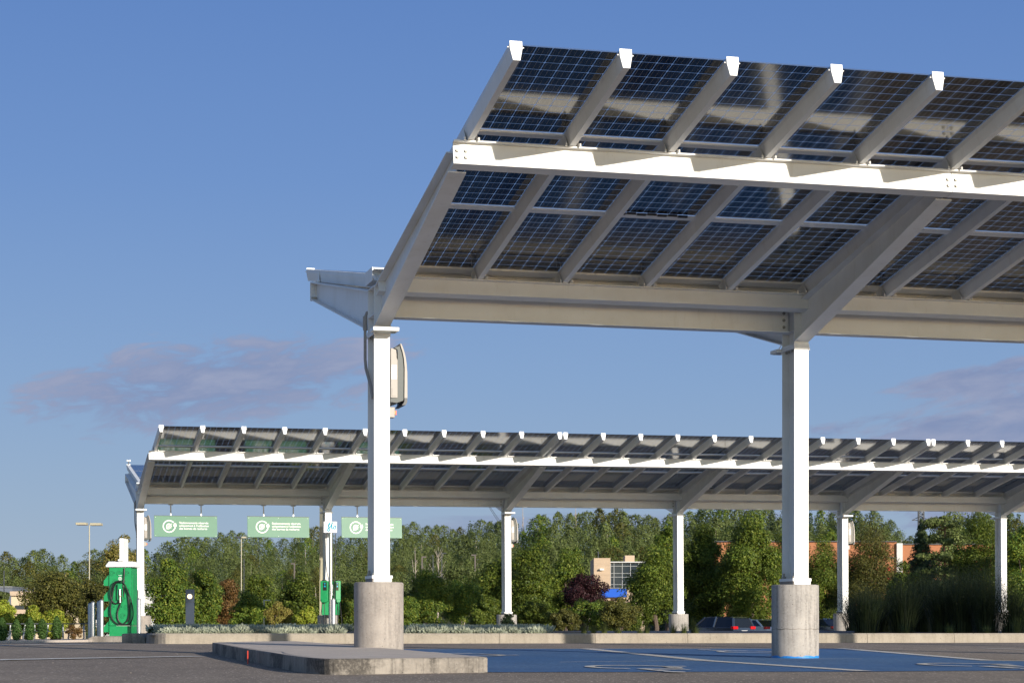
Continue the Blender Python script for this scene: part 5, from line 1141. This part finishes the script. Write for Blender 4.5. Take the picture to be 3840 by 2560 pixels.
def armlamp(label, x, Y, yt, dx, m_, w=5, yb=2330, grp='brown square lamp posts with one arm'):
    r = empty('lamp_post', (0, 0, 0), 0, label, 'lamp post', grp); k = w/F_PX*Y; m = MB(); m.box((px(x, Y), Y, (pz(yt, Y)+pz(yb, Y))/2), (k, k, pz(yt, Y)-pz(yb, Y))); m.obj('pole', m_, r); m = MB(); a, b = sorted((px(x, Y), px(x+dx, Y))); m.box(((a+b)/2, Y, pz(yt+2.5, Y)+.005), (b-a+k, k*1.02, k)); m.obj('arm', m_, r)
armlamp('brown one armed lamp post right of the near left column, arm pointing right', 1583, 200, 2085, 13, M_brown)
armlamp('brown one armed lamp post left of the third distant column, arm pointing left', 1782, 200, 2078, -12, M_brown)
armlamp('brown one armed lamp post left of the slim charging post', 1104, 210, 2110, -11, M_brown, 4.5)
armlamp('dark one armed lamp among the trees behind the maple at left', 245, 190, 2147, 12, M_brown, 4)
armlamp('black thin twin armed lamp beside the bare grey tree', 1657, 205, 2071, 16, M_dark, 3.2, grp='thin black lamp posts')
armlamp('black thin lamp with white top between the arm lamp and bare tree', 1624, 205, 2080, -4, M_dark, 3.2, grp='thin black lamp posts')
armlamp('thin black lamp pole above the tan building', 2244, 205, 2067, -3, M_dark, 3, grp='thin black lamp posts')
armlamp('thin black pole standing near the left edge behind the shed', 15, 160, 2138, 1, M_dark, 3.5, grp='thin black lamp posts')
armlamp('thin black pole rising beside the small twin headed lamp', 915, 196, 2094, 1, M_dark, 3, grp='thin black lamp posts')
armlamp('pale low lamp post with arm right of the traffic signal', 990, 120, 2247, 22, M_galv, 3.5, 2350, grp='low lamp posts')
r = empty('traffic_signal', (0, 0, 0), 0, 'brown traffic signal post with grey signal head, left of the gold shrub', 'traffic signal'); m = MB(); Y = 118; post(m, 947, Y, 2240, 2350, .03); m.obj('post', M_brown, r)
m = MB(); m.box((px(952, Y), Y, pz(2264, Y)), (px(966, Y)-px(947, Y), .05, .05)); m.obj('arm', M_brown, r); m = MB(); m.box((px(956, Y), Y-.1, pz(2300, Y)), (.11, .1, .30)); hd = m.obj('signal_head', M_grey, r)
for k in range(3): m = MB(); m.cyl((px(956, Y), Y-.15, pz(2300, Y)+.09*(k-1)), .035, -.01, 12, ax='y'); m.obj('lens', M_dark, hd)
def lattice(name, label, cat, x, Y, yb, yt, w, n, arms):
    m = MB(); z0, z1 = pz(yb, Y), pz(yt, Y); W = w/F_PX*Y/2; t = .035*Y/250
    for sx_ in (-1, 1):
        for sy_ in (-1, 1): m.tube([(sx_*W, sy_*W, z0), (sx_*W*.9, sy_*W*.9, z1)], t*2, 4)
    for i in range(n):
        a, b = z0+(z1-z0)*i/n, z0+(z1-z0)*(i+1)/n
        for sy_ in (-1, 1): m.tube([(-W, sy_*W, a), (W, sy_*W, b)], t, 3); m.tube([(W, sy_*W, a), (-W, sy_*W, b)], t, 3); m.tube([(-W, sy_*W, a), (W, sy_*W, a)], t, 3)
    for (y, dx) in arms:
        z = pz(y, Y); e = dx/F_PX*Y; m.tube([(0, 0, z), (e, 0, z)], t*1.5, 3); m.tube([(0, 0, z+abs(e)*.5), (e, 0, z)], t*1.5, 3)
    o = m.obj(name, M_dark); o.location = (px(x, Y), Y, 0); return tag(o, label, cat)
lattice('power_pylon', 'grey lattice power pylon in the sky gap above the spruce', 'pylon', 3454, 600, 2100, 1780, 20, 22, ((1950, -34), (1950, 30), (1860, -34), (1860, 30)))
m = MB(); Y = 520; a = Vector((px(1836, Y), Y, pz(1900, Y))); b = Vector((px(1872, Y), Y, pz(1955, Y))); n_ = 8
for d in (-.35, .35): m.tube([a+Vector((d*.5, 0, 0)), b+Vector((d, 0, 0))], .05, 4)
for i in range(n_): m.tube([a.lerp(b, i/n_)+Vector((-.3, 0, 0)), a.lerp(b, (i+1)/n_)+Vector((.3, 0, 0))], .035, 3)
tag(m.obj('crane_boom', M_dark), 'thin slanting crane boom over the trees left of the third distant column', 'crane')
# litter and pebbles on the paving
mb = MB(); random.seed(8)
for i in range(110):
    p = P(random.uniform(-100, 3900), random.choice([random.uniform(2412, 2440), random.uniform(2440, 2555)])); s = random.uniform(.003, .006)
    mb.add([(p.x-s, p.y-s, p.z), (p.x+s, p.y-s, p.z), (p.x+s, p.y+s, p.z), (p.x-s, p.y+s, p.z), (p.x, p.y, p.z+s*1.3)], [(0,1,4), (1,2,4), (2,3,4), (3,0,4)])
tag(mb.obj('pebbles', M_conc2), 'scattered tiny pebbles on the paving', 'gravel', kind='stuff')
